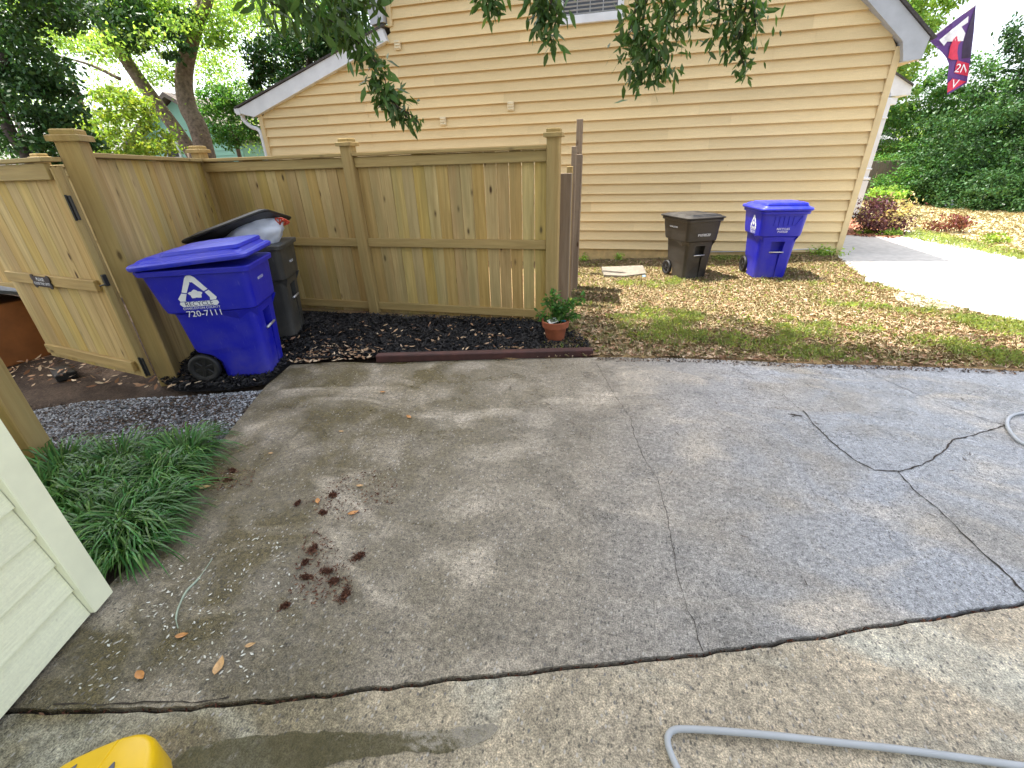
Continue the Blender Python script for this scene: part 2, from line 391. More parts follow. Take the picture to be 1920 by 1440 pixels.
def cluster_pts(ells, n, clumps=40, spread=.22, shell=.35):
    tot = sum(e[3]*e[4]*e[5] for e in ells); out = []
    for (cx, cy, cz, rx, ry, rz) in ells:
        k = max(30, int(n*rx*ry*rz/tot)); kc = max(4, int(clumps*rx*ry*rz/tot))
        c = unit(rng.normal(size=(kc, 3)))*(shell+(1-shell)*rng.uniform(0, 1, (kc, 1))**.5)
        idx = rng.integers(0, kc, k); sc = spread*(.6+.8*rng.uniform(0, 1, kc))
        p = c[idx]+rng.normal(size=(k, 3))*sc[idx][:, None]*np.array([1, 1, .7])
        out.append(p*np.array([rx, ry, rz])+np.array([cx, cy, cz]))
    return np.concatenate(out)
def foliage(name, ells, n, size, mat, parent, clumps=40, spread=.2, droop=.2, wid=.5, shell=.35):
    if size >= .11 and name == 'crown' and parent.name != 'overhanging_oak': n = int(n*1.7); size *= .72
    P = cluster_pts(ells, n, clumps, spread, shell)
    return quads_mesh(name, leaf_polys(P, size, wid, droop=droop), mat, parent, 6)
def in_poly(P, poly):
    x, y = P[:, 0], P[:, 1]; c = np.zeros(len(P), bool); n = len(poly)
    for i in range(n):
        x1, y1 = poly[i][0], poly[i][1]; x2, y2 = poly[(i+1) % n][0], poly[(i+1) % n][1]
        c ^= ((y1 > y) != (y2 > y)) & (x < (x2-x1)*(y-y1)/((y2-y1) if y2 != y1 else 1e-9)+x1)
    return c
def scatter_in(poly, n):
    xs = [p[0] for p in poly]; ys = [p[1] for p in poly]; out = np.zeros((0, 2))
    while len(out) < n:
        q = np.stack([rng.uniform(min(xs), max(xs), n*2), rng.uniform(min(ys), max(ys), n*2)], 1)
        out = np.concatenate([out, q[in_poly(q, poly)]])
    return out[:n]
def gz(x, y):
    """height of the unpaved ground: falls gently to the left towards the yellow wall"""
    t = np.clip((y-4.2)/4.5, 0, 1); s = np.clip((3.3-x)/4.3, 0, 1.25)
    return -.20*t*s + .012
def pnoise(x, y, f):
    return np.array([noise.noise(Vector((a*f, b*f, 3.1))) for a, b in zip(x, y)])
def flat_leaves(P, size, wid, z0, tilt=.35, sv=.4):
    n = len(P); a = rng.uniform(0, 2*np.pi, n); d = np.stack([np.cos(a), np.sin(a), rng.normal(0, tilt*.5, n)], 1); d = unit(d)
    nr = np.stack([rng.normal(0, tilt, n), rng.normal(0, tilt, n), np.ones(n)], 1); s = unit(np.cross(d, nr)); nn = np.cross(s, d)
    L = (size*(1+sv*rng.uniform(-1, 1, n)))[:, None]; W = L*wid
    P3 = np.concatenate([P, z0[:, None]], 1)+np.array([0, 0, .006])
    lift = L*.12*rng.uniform(-.3, 1, (n, 1))
    return np.stack([P3-d*L*.5+nn*lift, P3-d*L*.1+s*W*.5, P3+d*L*.3+s*W*.3, P3+d*L*.5+nn*lift, P3+d*L*.3-s*W*.3, P3-d*L*.1-s*W*.5], 1)
def blades(P, z, h, wdt, lean=.5, sv=.4):
    n = len(P); a = rng.uniform(0, 2*np.pi, n); b = np.concatenate([P, z[:, None]], 1)
    d = np.stack([np.cos(a), np.sin(a), np.zeros(n)], 1); s = np.stack([-np.sin(a), np.cos(a), np.zeros(n)], 1)
    L = (h*(1+sv*rng.uniform(-1, 1, n)))[:, None]; le = lean*rng.uniform(.2, 1.3, (n, 1))
    up = np.array([0, 0, 1.0])
    tip = b+d*L*le+up*L*(1.05-.4*le); mid = b+d*L*le*.4+up*L*.6
    return np.stack([b-s*wdt/2, b+s*wdt/2, mid+s*wdt*.4, tip, mid-s*wdt*.4], 1)

# ================================================================== GROUND
def struct(o): return tag(o, kind='structure')
def grid_sheet(name, x0, x1, y0, y1, nx, ny, fz, mat):
    X, Y = np.meshgrid(np.linspace(x0, x1, nx), np.linspace(y0, y1, ny)); Z = fz(X, Y)
    me = bpy.data.meshes.new(name); co = np.stack([X, Y, Z], -1).reshape(-1, 3)
    f = [(j*nx+i, j*nx+i+1, (j+1)*nx+i+1, (j+1)*nx+i) for j in range(ny-1) for i in range(nx-1)]
    me.from_pydata(co.tolist(), [], f); me.update(); return struct(link(name, me, mat, smooth=True))
grid_sheet('ground', -160, 160, -60, 240, 80, 80, lambda x, y: np.full_like(x, -.34), M['dirt'])

# driveway outlines, from the far edge round to the joint
edge = [G(*p) for p in ((545, 684), (640, 679), (705, 681), (860, 675), (1000, 672), (1120, 670), (1240, 671), (1350, 675), (1460, 680), (1600, 684), (1760, 689), (1915, 695))]
left_edge = [G(*p) for p in ((178, 1125), (300, 1010), (345, 930), (400, 850), (445, 790), (500, 722))]
joint_px = [(-60, 1338), (0, 1335), (120, 1333), (230, 1332), (330, 1328), (450, 1318), (560, 1308), (640, 1300), (760, 1283), (900, 1268), (1060, 1251), (1200, 1237), (1290, 1228), (1400, 1214), (1520, 1196), (1660, 1172), (1790, 1153), (1920, 1130), (2300, 1062)]
J = [G(*p) for p in joint_px]
def subdiv_jag(P, step, amp, seed):
    out = []; rd = random.Random(seed)
    for a, b in zip(P[:-1], P[1:]):
        L = (b-a).length; k = max(1, int(L/step)); nrm = Vector((-(b-a).y, (b-a).x, 0)).normalized()
        for i in range(k):
            p = a.lerp(b, i/k); out.append(p+nrm*(rd.uniform(-1, 1)*amp if i else 0))
    out.append(P[-1]); return out
Jn = subdiv_jag(J, .05, .006, 1)
far_r = [G(2300, 705), Vector((9.5, 4.4, 0)), Vector((9.5, 2.2, 0))]
upper = subdiv_jag(left_edge+edge, .12, .010, 2)+far_r
joint_up = [p+Vector((-.002, .0075, 0)) for p in Jn]
SL = MB()
poly_up = upper+list(reversed(joint_up))+[Vector((joint_up[0].x-.25, joint_up[0].y, 0)), Vector((-2.5, .78, 0))]
SL.prism(poly_up, -.11, 0.0)
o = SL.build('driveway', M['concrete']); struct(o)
bmx = bmesh.new(); bmx.from_mesh(o.data); bmesh.ops.triangulate(bmx, faces=[f for f in bmx.faces if len(f.verts) > 4]); bmx.to_mesh(o.data); bmx.free()
SL = MB(); low = [p+Vector((.002, -.0075, 0)) for p in Jn]
SL.prism([Vector((-2.6, low[0].y, 0))]+low+[Vector((9.5, 2.0, 0)), Vector((9.5, -9, 0)), Vector((-2.6, -9, 0))], -.11, -.006)
o = SL.build('driveway_apron', M['concrete2']); struct(o)
bmx = bmesh.new(); bmx.from_mesh(o.data); bmesh.ops.triangulate(bmx, faces=[f for f in bmx.faces if len(f.verts) > 4]); bmx.to_mesh(o.data); bmx.free()
# dirt packed in the joint
dj = MB()
for a, b in zip(Jn[:-1], Jn[1:]): dj.add([a+Vector((0, -.02, -.03)), b+Vector((0, -.02, -.03)), b+Vector((0, .02, -.026)), a+Vector((0, .02, -.026))], [(0, 1, 2, 3)])
struct(dj.build('joint_dirt', M['crack'], recalc=False))
bits = []
for a in Jn[::1]:
    for k in range(3): bits.append((a.x+random.uniform(-.03, .03), a.y+random.uniform(-.010, .010)))
bits = np.array(bits); bb = bits[(bits[:, 0] > -2.2) & (bits[:, 0] < 4)]
tag(quads_mesh('joint_litter', flat_leaves(bb, .022, .3, np.full(len(bb), -.018), .6), M['redmulch'], None, 6), kind='stuff')

# cracks
def crack(pts, wd, seed, name='driveway_crack'):
    P = subdiv_jag([G(*p) for p in pts], .035, .006, seed); mb = MB(); rd = random.Random(seed); L = []; Rr = []
    for i, p in enumerate(P):
        t = (P[min(i+1, len(P)-1)]-P[max(i-1, 0)]).normalized(); nn = Vector((-t.y, t.x, 0)); ww = wd*rd.uniform(.35, 1.3)*.5
        L.append(p+nn*ww+Vector((0, 0, .003))); Rr.append(p-nn*ww+Vector((0, 0, .003)))
    n = len(P); mb.add(L+Rr, [(i, i+1, n+i+1, n+i) for i in range(n-1)])
    struct(mb.build(name, M['crack'], recalc=False))
crack([(1118, 682), (1140, 720), (1160, 752), (1183, 785), (1190, 820), (1205, 855), (1235, 905), (1250, 960), (1262, 1030), (1270, 1080), (1285, 1130), (1305, 1180), (1318, 1222)], .0032, 5)
crack([(1505, 770), (1530, 800), (1560, 830), (1600, 862), (1640, 882), (1690, 884), (1730, 872), (1765, 850), (1785, 826), (1830, 815), (1870, 803), (1885, 798)], .009, 6)
crack([(1683, 884), (1720, 925), (1760, 955), (1790, 985), (1830, 1025), (1870, 1060), (1922, 1112)], .009, 7)
crack([(1620, 694), (1680, 722), (1740, 748), (1810, 775), (1885, 798), (1960, 822)], .004, 8)
crack([(1730, 735), (1790, 765), (1850, 790), (1890, 797)], .0035, 9)
crack([(1375, 690), (1420, 716), (1465, 738), (1500, 768)], .0025, 10)
crack([(100, 1321), (230, 1319), (380, 1316), (430, 1308)], .005, 12)

# lawn sheet between driveway and the yellow house
lawn_poly = [(p.x, p.y) for p in edge[4:]]+[(far_r[0].x, far_r[0].y), (9.5, 4.4), (9.5, 30), (-1.0, 30), (-1.05, 5.2)]
def lawn_z(x, y): return gz(x, y)
LX0, LX1, LY0, LY1 = -1.3, 9.5, 3.9, 30
xs = np.concatenate([np.linspace(-7, 6, 60), np.linspace(6.4, 60, 30)]); ys = np.concatenate([np.linspace(3.75, 11, 50), np.linspace(11.6, 70, 40)])
X, Y = np.meshgrid(xs, ys); Z = gz(X, Y)
# keep the sheet below the slab at the slab's edge
ey = np.interp(X, [p.x for p in edge], [p.y for p in edge]); Z = np.where(Y < ey-.02, -.06, Z)
Z = Z+.006*np.sin(X*7.1+Y*3)*np.cos(Y*5.7)
fs = []; nx = len(xs)
for j in range(len(ys)-1):
    for i in range(nx-1):
        cx, cy = (xs[i]+xs[i+1])/2, (ys[j]+ys[j+1])/2
        if cx < -1.2 and cy < 5.0: continue
        fs.append((j*nx+i, j*nx+i+1, (j+1)*nx+i+1, (j+1)*nx+i))
me = bpy.data.meshes.new('lawn'); me.from_pydata(np.stack([X, Y, Z], -1).reshape(-1, 3).tolist(), [], fs); me.update()
struct(link('lawn', me, M['lawn'], smooth=True))

# neighbour's pale driveway, walkway
nd = [G(*p, .02) for p in ((1573, 484), (1600, 505), (1632, 527), (1700, 548), (1790, 574), (1860, 592), (1925, 607), (2200, 680))]
nd2 = [G(*p, .02) for p in ((2300, 560), (1925, 487), (1860, 470), (1790, 452), (1740, 440), (1690, 430), (1690, 441), (1560, 441))]
mb = MB(); mb.prism(nd+nd2, -.1, .022); struct(mb.build('neighbor_driveway', M['pale']))
wk = [G(*p, .02) for p in ((1690, 447), (1766, 446), (1720, 434), (1690, 425), (1668, 421), (1668, 428))]
mb = MB(); mb.prism(wk, -.1, .027); struct(mb.build('walkway', M['pale']))
bed = [G(*p, .02) for p in ((1560, 440), (1672, 447), (1690, 444), (1700, 436), (1680, 422), (1640, 412), (1560, 408))]
mb = MB(); mb.prism(bed, -.1, .020); struct(mb.build('plant_bed', mat_ground('bed_soil', [(.3, (.2, .09, .055)), (.7, (.33, .16, .1))], 6, .01)))
Pb = scatter_in(bed, 2500); tag(quads_mesh('bed_mulch', flat_leaves(Pb, .09, .35, np.full(len(Pb), .03), .5), M['palemulch'], None, 6), kind='stuff')
# driveway edge utility covers
def slab_thing(name, px, z, th, label, cat, mat):
    P = [G(*p, z) for p in px]; c = sum(P, Vector())/len(P); mb = MB()
    Q = [(p-c) for p in P]
    mb.loft([[(q.x, q.y, -.03) for q in Q], [(q.x, q.y, th-.004) for q in Q], [(q.x*.97, q.y*.97, th) for q in Q]])
    e = mb.build(name, mat); e.location = (c.x, c.y, z); return tag(e, label, cat)
slab_thing('utility_cover', ((1672, 552), (1700, 547), (1745, 556), (1785, 568), (1790, 580), (1755, 582), (1705, 574), (1682, 565)), .012, .02, 'flat grey concrete utility cover sunk in the grass edge', 'utility cover', M['concrete2'])
slab_thing('small_disc', ((1622, 523), (1632, 522), (1641, 526), (1640, 530), (1630, 532), (1621, 529)), .02, .03, 'small pale round cap on the grass by the bright driveway', 'cap', M['pale'])
PAV = plain('old_paver', (.19, .165, .13), .9, var=.25, scale=14)
slab_thing('paver', ((1128, 503), (1205, 500), (1212, 515), (1170, 520), (1132, 518)), -.09, .03, 'pale flat paving slab lying in front of the yellow wall', 'paving slab', PAV)
mb = MB(); mb.loft([[(-.03, -.02, 0), (.03, -.025, 0), (.035, .02, 0), (-.02, .03, 0)], [(-.02, -.01, .02), (.025, -.02, .012), (.02, .015, .02), (-.015, .02, .01)]])
o = mb.build('paper_scrap', plain('light_blue', (.3, .5, .7), .6)); p = G(1207, 518, -.07); o.location = p; tag(o, 'small light blue scrap beside the pale paving slab', 'litter')

def sheet(name, poly, z, mat, bumpz=.0):
    bm = bmesh.new(); vs = [bm.verts.new((p[0], p[1], z)) for p in poly]; bm.faces.new(vs); bmesh.ops.triangulate(bm, faces=bm.faces)
    bmesh.ops.subdivide_edges(bm, edges=bm.edges, cuts=6, use_grid_fill=True)
    for v in bm.verts: v.co.z += bumpz*noise.noise(v.co*3)
    bmesh.ops.recalc_face_normals(bm, faces=bm.faces); me = bpy.data.meshes.new(name); bm.to_mesh(me); bm.free()
    if me.polygons and sum(p.normal.z for p in me.polygons) < 0: me.flip_normals()
    return struct(link(name, me, mat, smooth=True))
# lawn cover: dry leaves, straw and grass
vis = [(-1.1, 4.1), (6.6, 4.2), (7.5, 9.6), (3.7, 9.62), (-1.1, 9.62)]
vis = [(edge[4].x, edge[4].y+.02)]+[(p.x, p.y+.02) for p in edge[5:]]+[(5.6, 4.4), (nd[7].x, nd[7].y)]+[(p.x, p.y) for p in reversed(nd[:7])]+[(3.75, 9.6), (-1.1, 9.6), (-.75, 5.0)]
P = scatter_in(vis, 66000); nz = pnoise(P[:, 0]*.8, P[:, 1]*1.3, 1.1)+.6*pnoise(P[:, 0]+9, P[:, 1], 3.5); dy = P[:, 1]
ebx = np.interp(P[:, 0], [p.x for p in edge], [p.y for p in edge]); edd = P[:, 1]-ebx
keep = rng.uniform(0, 1, len(P)) < np.clip(.42+1.3*nz*(-1)+.7*np.exp(-edd*4)*np.clip(1.3-.5*P[:, 0], .3, 1), .10, 1)
Q = P[keep]
tag(quads_mesh('leaf_litter', flat_leaves(Q, .052, .36, gz(Q[:, 0], Q[:, 1]), .45), M['litter'], None, 6), kind='stuff')
P = scatter_in(vis, 110000); nz = pnoise(P[:, 0]*.8, P[:, 1]*1.3, 1.1)+.6*pnoise(P[:, 0]+9, P[:, 1], 3.5)
ebx = np.interp(P[:, 0], [p.x for p in edge], [p.y for p in edge]); edd = P[:, 1]-ebx
right = np.clip((P[:, 0]-.8)/2.2, 0, 1)
keep = (rng.uniform(0, 1, len(P)) < np.clip(-.60+1.5*nz+.40*np.exp(-((edd-.9)/.7)**2)+.45*right*np.exp(-((edd-.6)/1.0)**2), .025, 1))*1 > 0
Q = P[keep]
tag(quads_mesh('grass', blades(Q, gz(Q[:, 0], Q[:, 1]), .055, .006, .8), M['grass'], None, 5), kind='stuff')
Q = scatter_in(vis, 30000); tag(quads_mesh('dry_grass', blades(Q, gz(Q[:, 0], Q[:, 1]), .04, .006, 1.6), M['straw'], None, 5), kind='stuff')
fl = [G(1700, 436), G(1760, 441), G(1830, 462), G(2300, 580), G(2300, 410), Vector((24, 30, 0)), Vector((10, 27, 0)), Vector((7.0, 19, 0))]
sheet('far_lawn', [(p_.x, p_.y) for p_ in fl], .03, mat_ground('straw_lawn', [(.3, (.38, .31, .16)), (.7, (.50, .43, .25))], 1.5, .003), .01)
Q = scatter_in(fl, 42000); tag(quads_mesh('far_dry_grass', blades(Q, gz(Q[:, 0], Q[:, 1]),   .075, .010, 1.2), M['straw'], None, 5), kind='stuff')
Q = scatter_in([(p.x, p.y) for p in (G(1690, 446), G(1925, 492), G(2200, 560), G(2200, 545), G(1925, 478), G(1720, 432))], 2500)
tag(quads_mesh('verge_grass', blades(Q, gz(Q[:, 0], Q[:, 1]), .07, .012, .9), M['grass'], None, 5), kind='stuff')

# side yard: dirt, gravel path, mulch bed
sheet('side_yard_dirt', [(-14, .4), (-2.2, .4), (-1.2, 2.2), (-2.2, 3.5), (-4.2, 5.0), (-5.3, 5.05), (-14, 5.05)], -.045, M['dirt'], .012)
grv = [G(*p) for p in ((40, 770), (150, 752), (300, 742), (420, 735), (512, 728), (470, 775), (420, 830), (392, 850), (300, 842), (200, 850), (60, 880), (0, 860))]
sheet('gravel_path', [(p.x, p.y) for p in grv], -.02, M['gravelbase'], .012)
Q = scatter_in([(p.x, p.y) for p in grv], 26000); nzg = pnoise(Q[:, 0], Q[:, 1], 1.5)
fade = np.clip((G(460, 790).x-Q[:, 0])*1.3+.25, .15, 1)
Q = Q[rng.uniform(0, 1, len(Q)) < np.clip(.75+nzg, .2, 1)*fade]
tag(quads_mesh('gravel', flat_leaves(Q, .019, .75, np.full(len(Q), -.018), .7), M['gravel'], None, 6), kind='stuff')
Q = scatter_in([(p.x, p.y) for p in (G(20, 760), G(300, 745), G(500, 735), G(440, 800), G(400, 850), G(100, 880))], 5000)
tag(quads_mesh('dirt_crumbs', flat_leaves(Q, .022, .6, np.full(len(Q), -.016), .7), islandmat('crumbs', [(0, (.03, .02, .015)), (1, (.12, .08, .055))]), None, 6), kind='stuff')
mul = [G(*p) for p in ((330, 735), (300, 715), (330, 650), (450, 580), (600, 590), (1030, 605), (1100, 640), (1112, 666), (1000, 664), (705, 672), (640, 676), (545, 684), (500, 722), (430, 735))]
sheet('mulch_bed', [(p.x, p.y) for p in mul], .012, M['mulchbase'], .02)
Q = scatter_in([(p.x, p.y) for p in mul], 17000); mh = pnoise(Q[:, 0], Q[:, 1], 2.5)*.02
tag(quads_mesh('black_mulch', flat_leaves(Q, .050, .28, .022+mh+rng.uniform(0, .022, len(Q)), .9), M['mulchchip'], None, 6), kind='stuff')
# leaves fallen on the black mulch and in the side yard
lf = [G(*p) for p in ((540, 690), (505, 700), (500, 660), (600, 610), (1000, 610), (1050, 660), (705, 668), (640, 678))]
Q = scatter_in([(p.x, p.y) for p in lf], 170); Q2 = scatter_in([(p.x, p.y) for p in (G(535, 690), G(600, 655), G(720, 655), G(700, 682), G(620, 684))], 150)
Q3 = scatter_in([(p.x, p.y) for p in (G(0, 730), G(290, 735), G(520, 722), G(280, 700), G(100, 665), G(20, 690))], 150)
Q = np.concatenate([Q, Q2, Q3]); tag(quads_mesh('scattered_leaves', flat_leaves(Q, .060, .33, np.full(len(Q), .038), .5), M['litter'], None, 6), kind='stuff')

# driveway debris: many tiny twigs / flecks
Q = scatter_in([(p.x, p.y) for p in (G(100, 1320), G(300, 1050), G(520, 1000), G(560, 1130), G(500, 1290))], 300)
tag(quads_mesh('pale_flecks', flat_leaves(Q, .012, .4, np.full(len(Q), -.002), .1, .8), M['fleck'], None, 6), kind='stuff')
Q = scatter_in([(p.x, p.y) for p in (G(1350, 682), G(1920, 702), G(1900, 900), G(1500, 1100), G(900, 720))], 130)
tag(quads_mesh('twig_bits', flat_leaves(Q, .032, .09, np.full(len(Q), -.003), .05, .8), islandmat('twig', [(0, (.05, .035, .025)), (1, (.16, .11, .08))]), None, 6), kind='stuff')
Q = np.concatenate([scatter_in([(p.x, p.y) for p in (G(540, 1110), G(570, 1010), G(600, 990), G(660, 1060), G(650, 1130), G(590, 1140))], 260), scatter_in([(p.x, p.y) for p in (G(560, 950), G(640, 890), G(740, 880), G(750, 940), G(640, 980))], 260), scatter_in([(p.x, p.y) for p in (G(345, 925), G(400, 880), G(480, 880), G(470, 915))], 150)])
tag(quads_mesh('mulch_crumbs', flat_leaves(Q, .016, .35, np.full(len(Q), 0.0), .4), M['redmulch'], None, 6), kind='stuff')
Q = scatter_in([(p.x, p.y+.0) for p in [*edge[5:], *[q+Vector((0, -.10, 0)) for q in reversed(edge[5:])]]], 900)
tag(quads_mesh('edge_crumbs', flat_leaves(Q, .02, .5, np.full(len(Q), 0.0), .5), islandmat('edge_crumb', [(0, (.02, .014, .01)), (.7, (.07, .045, .03)), (1, (.25, .14, .07))]), None, 6), kind='stuff')

# clumps of red-brown mulch, each a little heap
for i, (px, py, r) in enumerate(((428, 900, .035), (402, 902, .03), (437, 883, .03), (558, 944, .03), (625, 929, .04), (605, 962, .022), (588, 1030, .04), (575, 1083, .04), (613, 1072, .035), (673, 1044, .045), (648, 1115, .042), (535, 1137, .026), (572, 1055, .025), (627, 1090, .028))):
    c = G(px, py); r *= rng.uniform(.6, 1.0); pts = rng.normal(size=(420, 3))*np.array([r*.48, r*rng.uniform(.2, .38), r*.15]); an_ = rng.uniform(0, 3.1); pts[:, :2] = pts[:, :2] @ np.array([[math.cos(an_), -math.sin(an_)], [math.sin(an_), math.cos(an_)]]); pts[:, 2] = np.abs(pts[:, 2])+.001
    o = quads_mesh('mulch_clump', leaf_polys(pts, .011, .4), M['redmulch'], None, 6); o.location = c
    tag(o, 'little dark red-brown clump of wet mulch on the concrete', 'mulch clump', 'mulch clumps dropped on the driveway')
def dry_leaf(px, py, L, ang, mat, label, grp):
    mb = MB(); n = 7; A = []; B = []; C = []
    for i in range(n):
        t = i/(n-1); x = (t-.5)*L; wv = L*.24*math.sin(math.pi*t**.8)+.0005; zz = .004+.018*L/.07*(abs(t-.5)**2)*2
        A.append((x, wv, zz+.25*wv)); B.append((x, 0, zz-.002)); C.append((x, -wv, zz+.4*wv))
    mb.add(A+B+C, [(i, i+1, n+i+1, n+i) for i in range(n-1)]+[(n+i, n+i+1, 2*n+i+1, 2*n+i) for i in range(n-1)])
    o = mb.build('fallen_leaf', mat, smooth=True); o.location = G(px, py, .001); o.rotation_euler = (0, 0, ang)
    tag(o, label, 'leaf', grp)
lo_ = plain('leaf_orange', (.52, .24, .07), .55, var=.3, scale=60); lt_ = plain('leaf_tan', (.55, .34, .15), .6, var=.3, scale=60)
for a in ((412, 1250, .075, 2.0, lt_, 'pale orange dry leaf standing out on the dark concrete left of centre'), (264, 1268, .055, -.3, lo_, 'brown leaf on the concrete near the yellow case'), (342, 1193, .05, .5, lo_, 'rust brown leaf on the damp concrete, left of the pale flecks'),
          (470, 1211, .04, .6, lt_, 'small tan leaf upper right of the pale orange leaf'), (596, 941, .05, -.9, lo_, 'orange leaf between two mulch clumps'), (663, 963, .06, .7, lo_, 'narrow orange leaf right of the mulch clumps'),
          (675, 912, .045, .3, lt_, 'tan leaf at the top right of the mulch crumbs'), (378, 899, .08, .8, lo_, 'long orange leaf next to the grassy border tip'), (362, 915, .09, .2, lo_, 'broad orange leaf tucked under the grassy border'), (385, 915, .07, .4, lt_, 'tan leaf lowest beside the grassy border'),
          (767, 783, .06, -.6, lo_, 'orange leaf alone in the middle of the driveway'), (718, 736, .05, .2, lo_, 'rust leaf on the concrete below the dark edging'), (640, 810, .04, .1, lt_, 'tiny tan leaf on the concrete right of the grassy border'), (508, 851, .035, .3, lt_, 'little pale leaf on concrete beyond the grassy border')):
    dry_leaf(*a, 'single leaves lying on the driveway')
# twig with a Y fork lying on the concrete
mb = MB(); mb.tube([G(1482, 776, .006), G(1492, 778, .008), G(1504, 780, .006)], .004, 6); mb.tube([G(1492, 778, .008), G(1486, 781, .006)], .003, 5)
tag(mb.build('twig', M['darkbark']), 'short reddish forked twig at the top end of the crack', 'twig')
# pale water-borne strand, lower left
mb = MB(); mb.tube(smooth_path([G(398, 1048, .002), G(372, 1085, .003), G(350, 1108, .003), (G(335, 1138, .003)), G(330, 1160, .002), G(334, 1178, .002)], 5), [.002]*5+[.005]*8+[.004]*8+[.002]*5, 6)
tag(mb.build('grass_strand', plain('pale_strand', (.30, .36, .27), .6)), 'long pale bent straw lying on the damp concrete lower left', 'straw')
# shallow puddle on the apron
pud = [G(*p, -.004) for p in ((360, 1400), (430, 1385), (540, 1372), (690, 1374), (800, 1372), (880, 1362), (925, 1356), (935, 1365), (918, 1385), (880, 1402), (840, 1412), (760, 1408), (650, 1425), (560, 1450), (300, 1450))]
mp_, tt, bb_ = newmat('puddle_water'); bb_.inputs['Base Color'].default_value = (.10, .09, .045, 1); bb_.inputs['Roughness'].default_value = .06; bb_.inputs['Alpha'].default_value = .62; bb_.inputs['Specular IOR Level'].default_value = .6
NN = NT(tt); NN.l(NN.bump(NN.noise(NN.coord(), 14, 2), .004, .5), bb_.inputs['Normal'])
mb = MB(); pj = subdiv_jag(pud+[pud[0]], .03, .006, 3)[:-1]; mb.add([(p.x, p.y, -.0035) for p in pj], [tuple(range(len(pj)))]); o = mb.build('puddle', mp_, recalc=False)
if o.data.polygons[0].normal.z < 0: o.data.flip_normals()
struct(o)

# ================================================================== YELLOW HOUSE
W = 9.64
house = empty('yellow_house', (0, W, 0), 0, 'yellow lap-sided house gable with a lower lean-to wing and small wall vents', 'house')
XR = 3.78; XL = -4.77; SLP = .87
def rake_r(z): return min(XR, XR-(z-3.22)/SLP)       # right limit at height z
def zl_main(z): return XL if z > 4.05 else None
def left_lim(z):
    if z >= 3.90: return XL
    # below the lean-to rake
    xs_ = -8.19+(z-2.87)/.31
    return max(-8.15, xs_) if z > 2.87 else -8.15
LAP = .1815; Z0 = .069
mb = MB(); rd = random.Random(4)
k = 0; z = Z0
while z < 6.9:
    h = LAP*(.83 if k == 5 else 1.02)
    z1 = z+h
    xl0, xl1 = left_lim(z), left_lim(z1); xr0, xr1 = rake_r(z), rake_r(z1)
    if z > 4.3:
        lm = lambda q: max(XL, XL+(q-4.9)/SLP); xl0, xl1 = lm(z), lm(z1)
    if xr0-xl0 > .1:
        # split the course into boards
        cuts = [xl0]; 
        x = xl0+rd.uniform(1.5, 3.6)
        while x < xr0-.8: cuts.append(x); x += rd.choice((2.4, 3.66, 3.0))
        cuts.append(xr0)
        for i in range(len(cuts)-1):
            a, b = cuts[i], cuts[i+1]; off = .004*(i % 2); n = max(2, int((b-a)/.45))
            T = []; B = []; U = []
            for j in range(n+1):
                t = j/n; x0 = a+(b-a)*t+(0 if j in (0, n) else 0)
                ta = xl1 if i == 0 else a; tb = xr1 if i == len(cuts)-2 else b
                x1 = ta+(tb-ta)*t; wv = .0035*noise.noise(Vector((x0*.9, z*3, 1)))
                B.append((x0, -.060-off+wv, z+wv*.8)); U.append((x0, -.004, z+.006+wv*.8)); T.append((x1, -.006-off+wv*.3, z1+.004))
            nn = n+1; mb.add(U+B+T, [(q, q+1, nn+q+1, nn+q) for q in range(n)]+[(nn+q, nn+q+1, 2*nn+q+1, 2*nn+q) for q in range(n)])
    z = z1-LAP*.02 if k != 5 else z1-LAP*.02; k += 1
mb.build('wall', M['siding'], house)
mb = MB(); mb.slab([(-8.14, 0, -.3), (3.77, 0, -.3), (3.77, 0, 3.2), (-1.2+.05, 0, 7.45), (XL+.02, 0, 4.7), (XL+.02, 0, 3.85), (-8.14, 0, 2.85)], (0, .12, 0))
mb.build('wall_core', M['yellowtrim'], house)
mb = MB(); mb.box((-2.2, -.004, -.10), (11.9, .028, .33)); mb.build('foundation', plain('foundation_paint', (.52, .37, .16), .8, var=.2, scale=8, bump=.003), house)
def bar2(mb, a, b, wd, y0, y1, side=1):
    """board in the wall plane from a to b (x,z), width wd below the line"""
    a = Vector((a[0], 0, a[1])); b = Vector((b[0], 0, b[1])); t = (b-a).normalized(); n = Vector((t.z, 0, -t.x))*side*wd
    mb.slab([a+Vector((0, y0, 0)), b+Vector((0, y0, 0)), b+n+Vector((0, y0, 0)), a+n+Vector((0, y0, 0))], (0, y1-y0, 0))
mb = MB(); mb.cbox((3.805, -.032, 1.52), (.10, .085, 3.30), .006); mb.build('corner_board', M['yellowtrim'], house)
mb = MB(); mb.cbox((XL+.02, -.032, 4.75), (.10, .085, 1.30), .006); mb.build('corner_board', M['yellowtrim'], house)
mb = MB(); mb.cbox((-8.17, -.032, 1.30), (.10, .085, 3.12), .006); mb.build('corner_board', M['yellowtrim'], house)
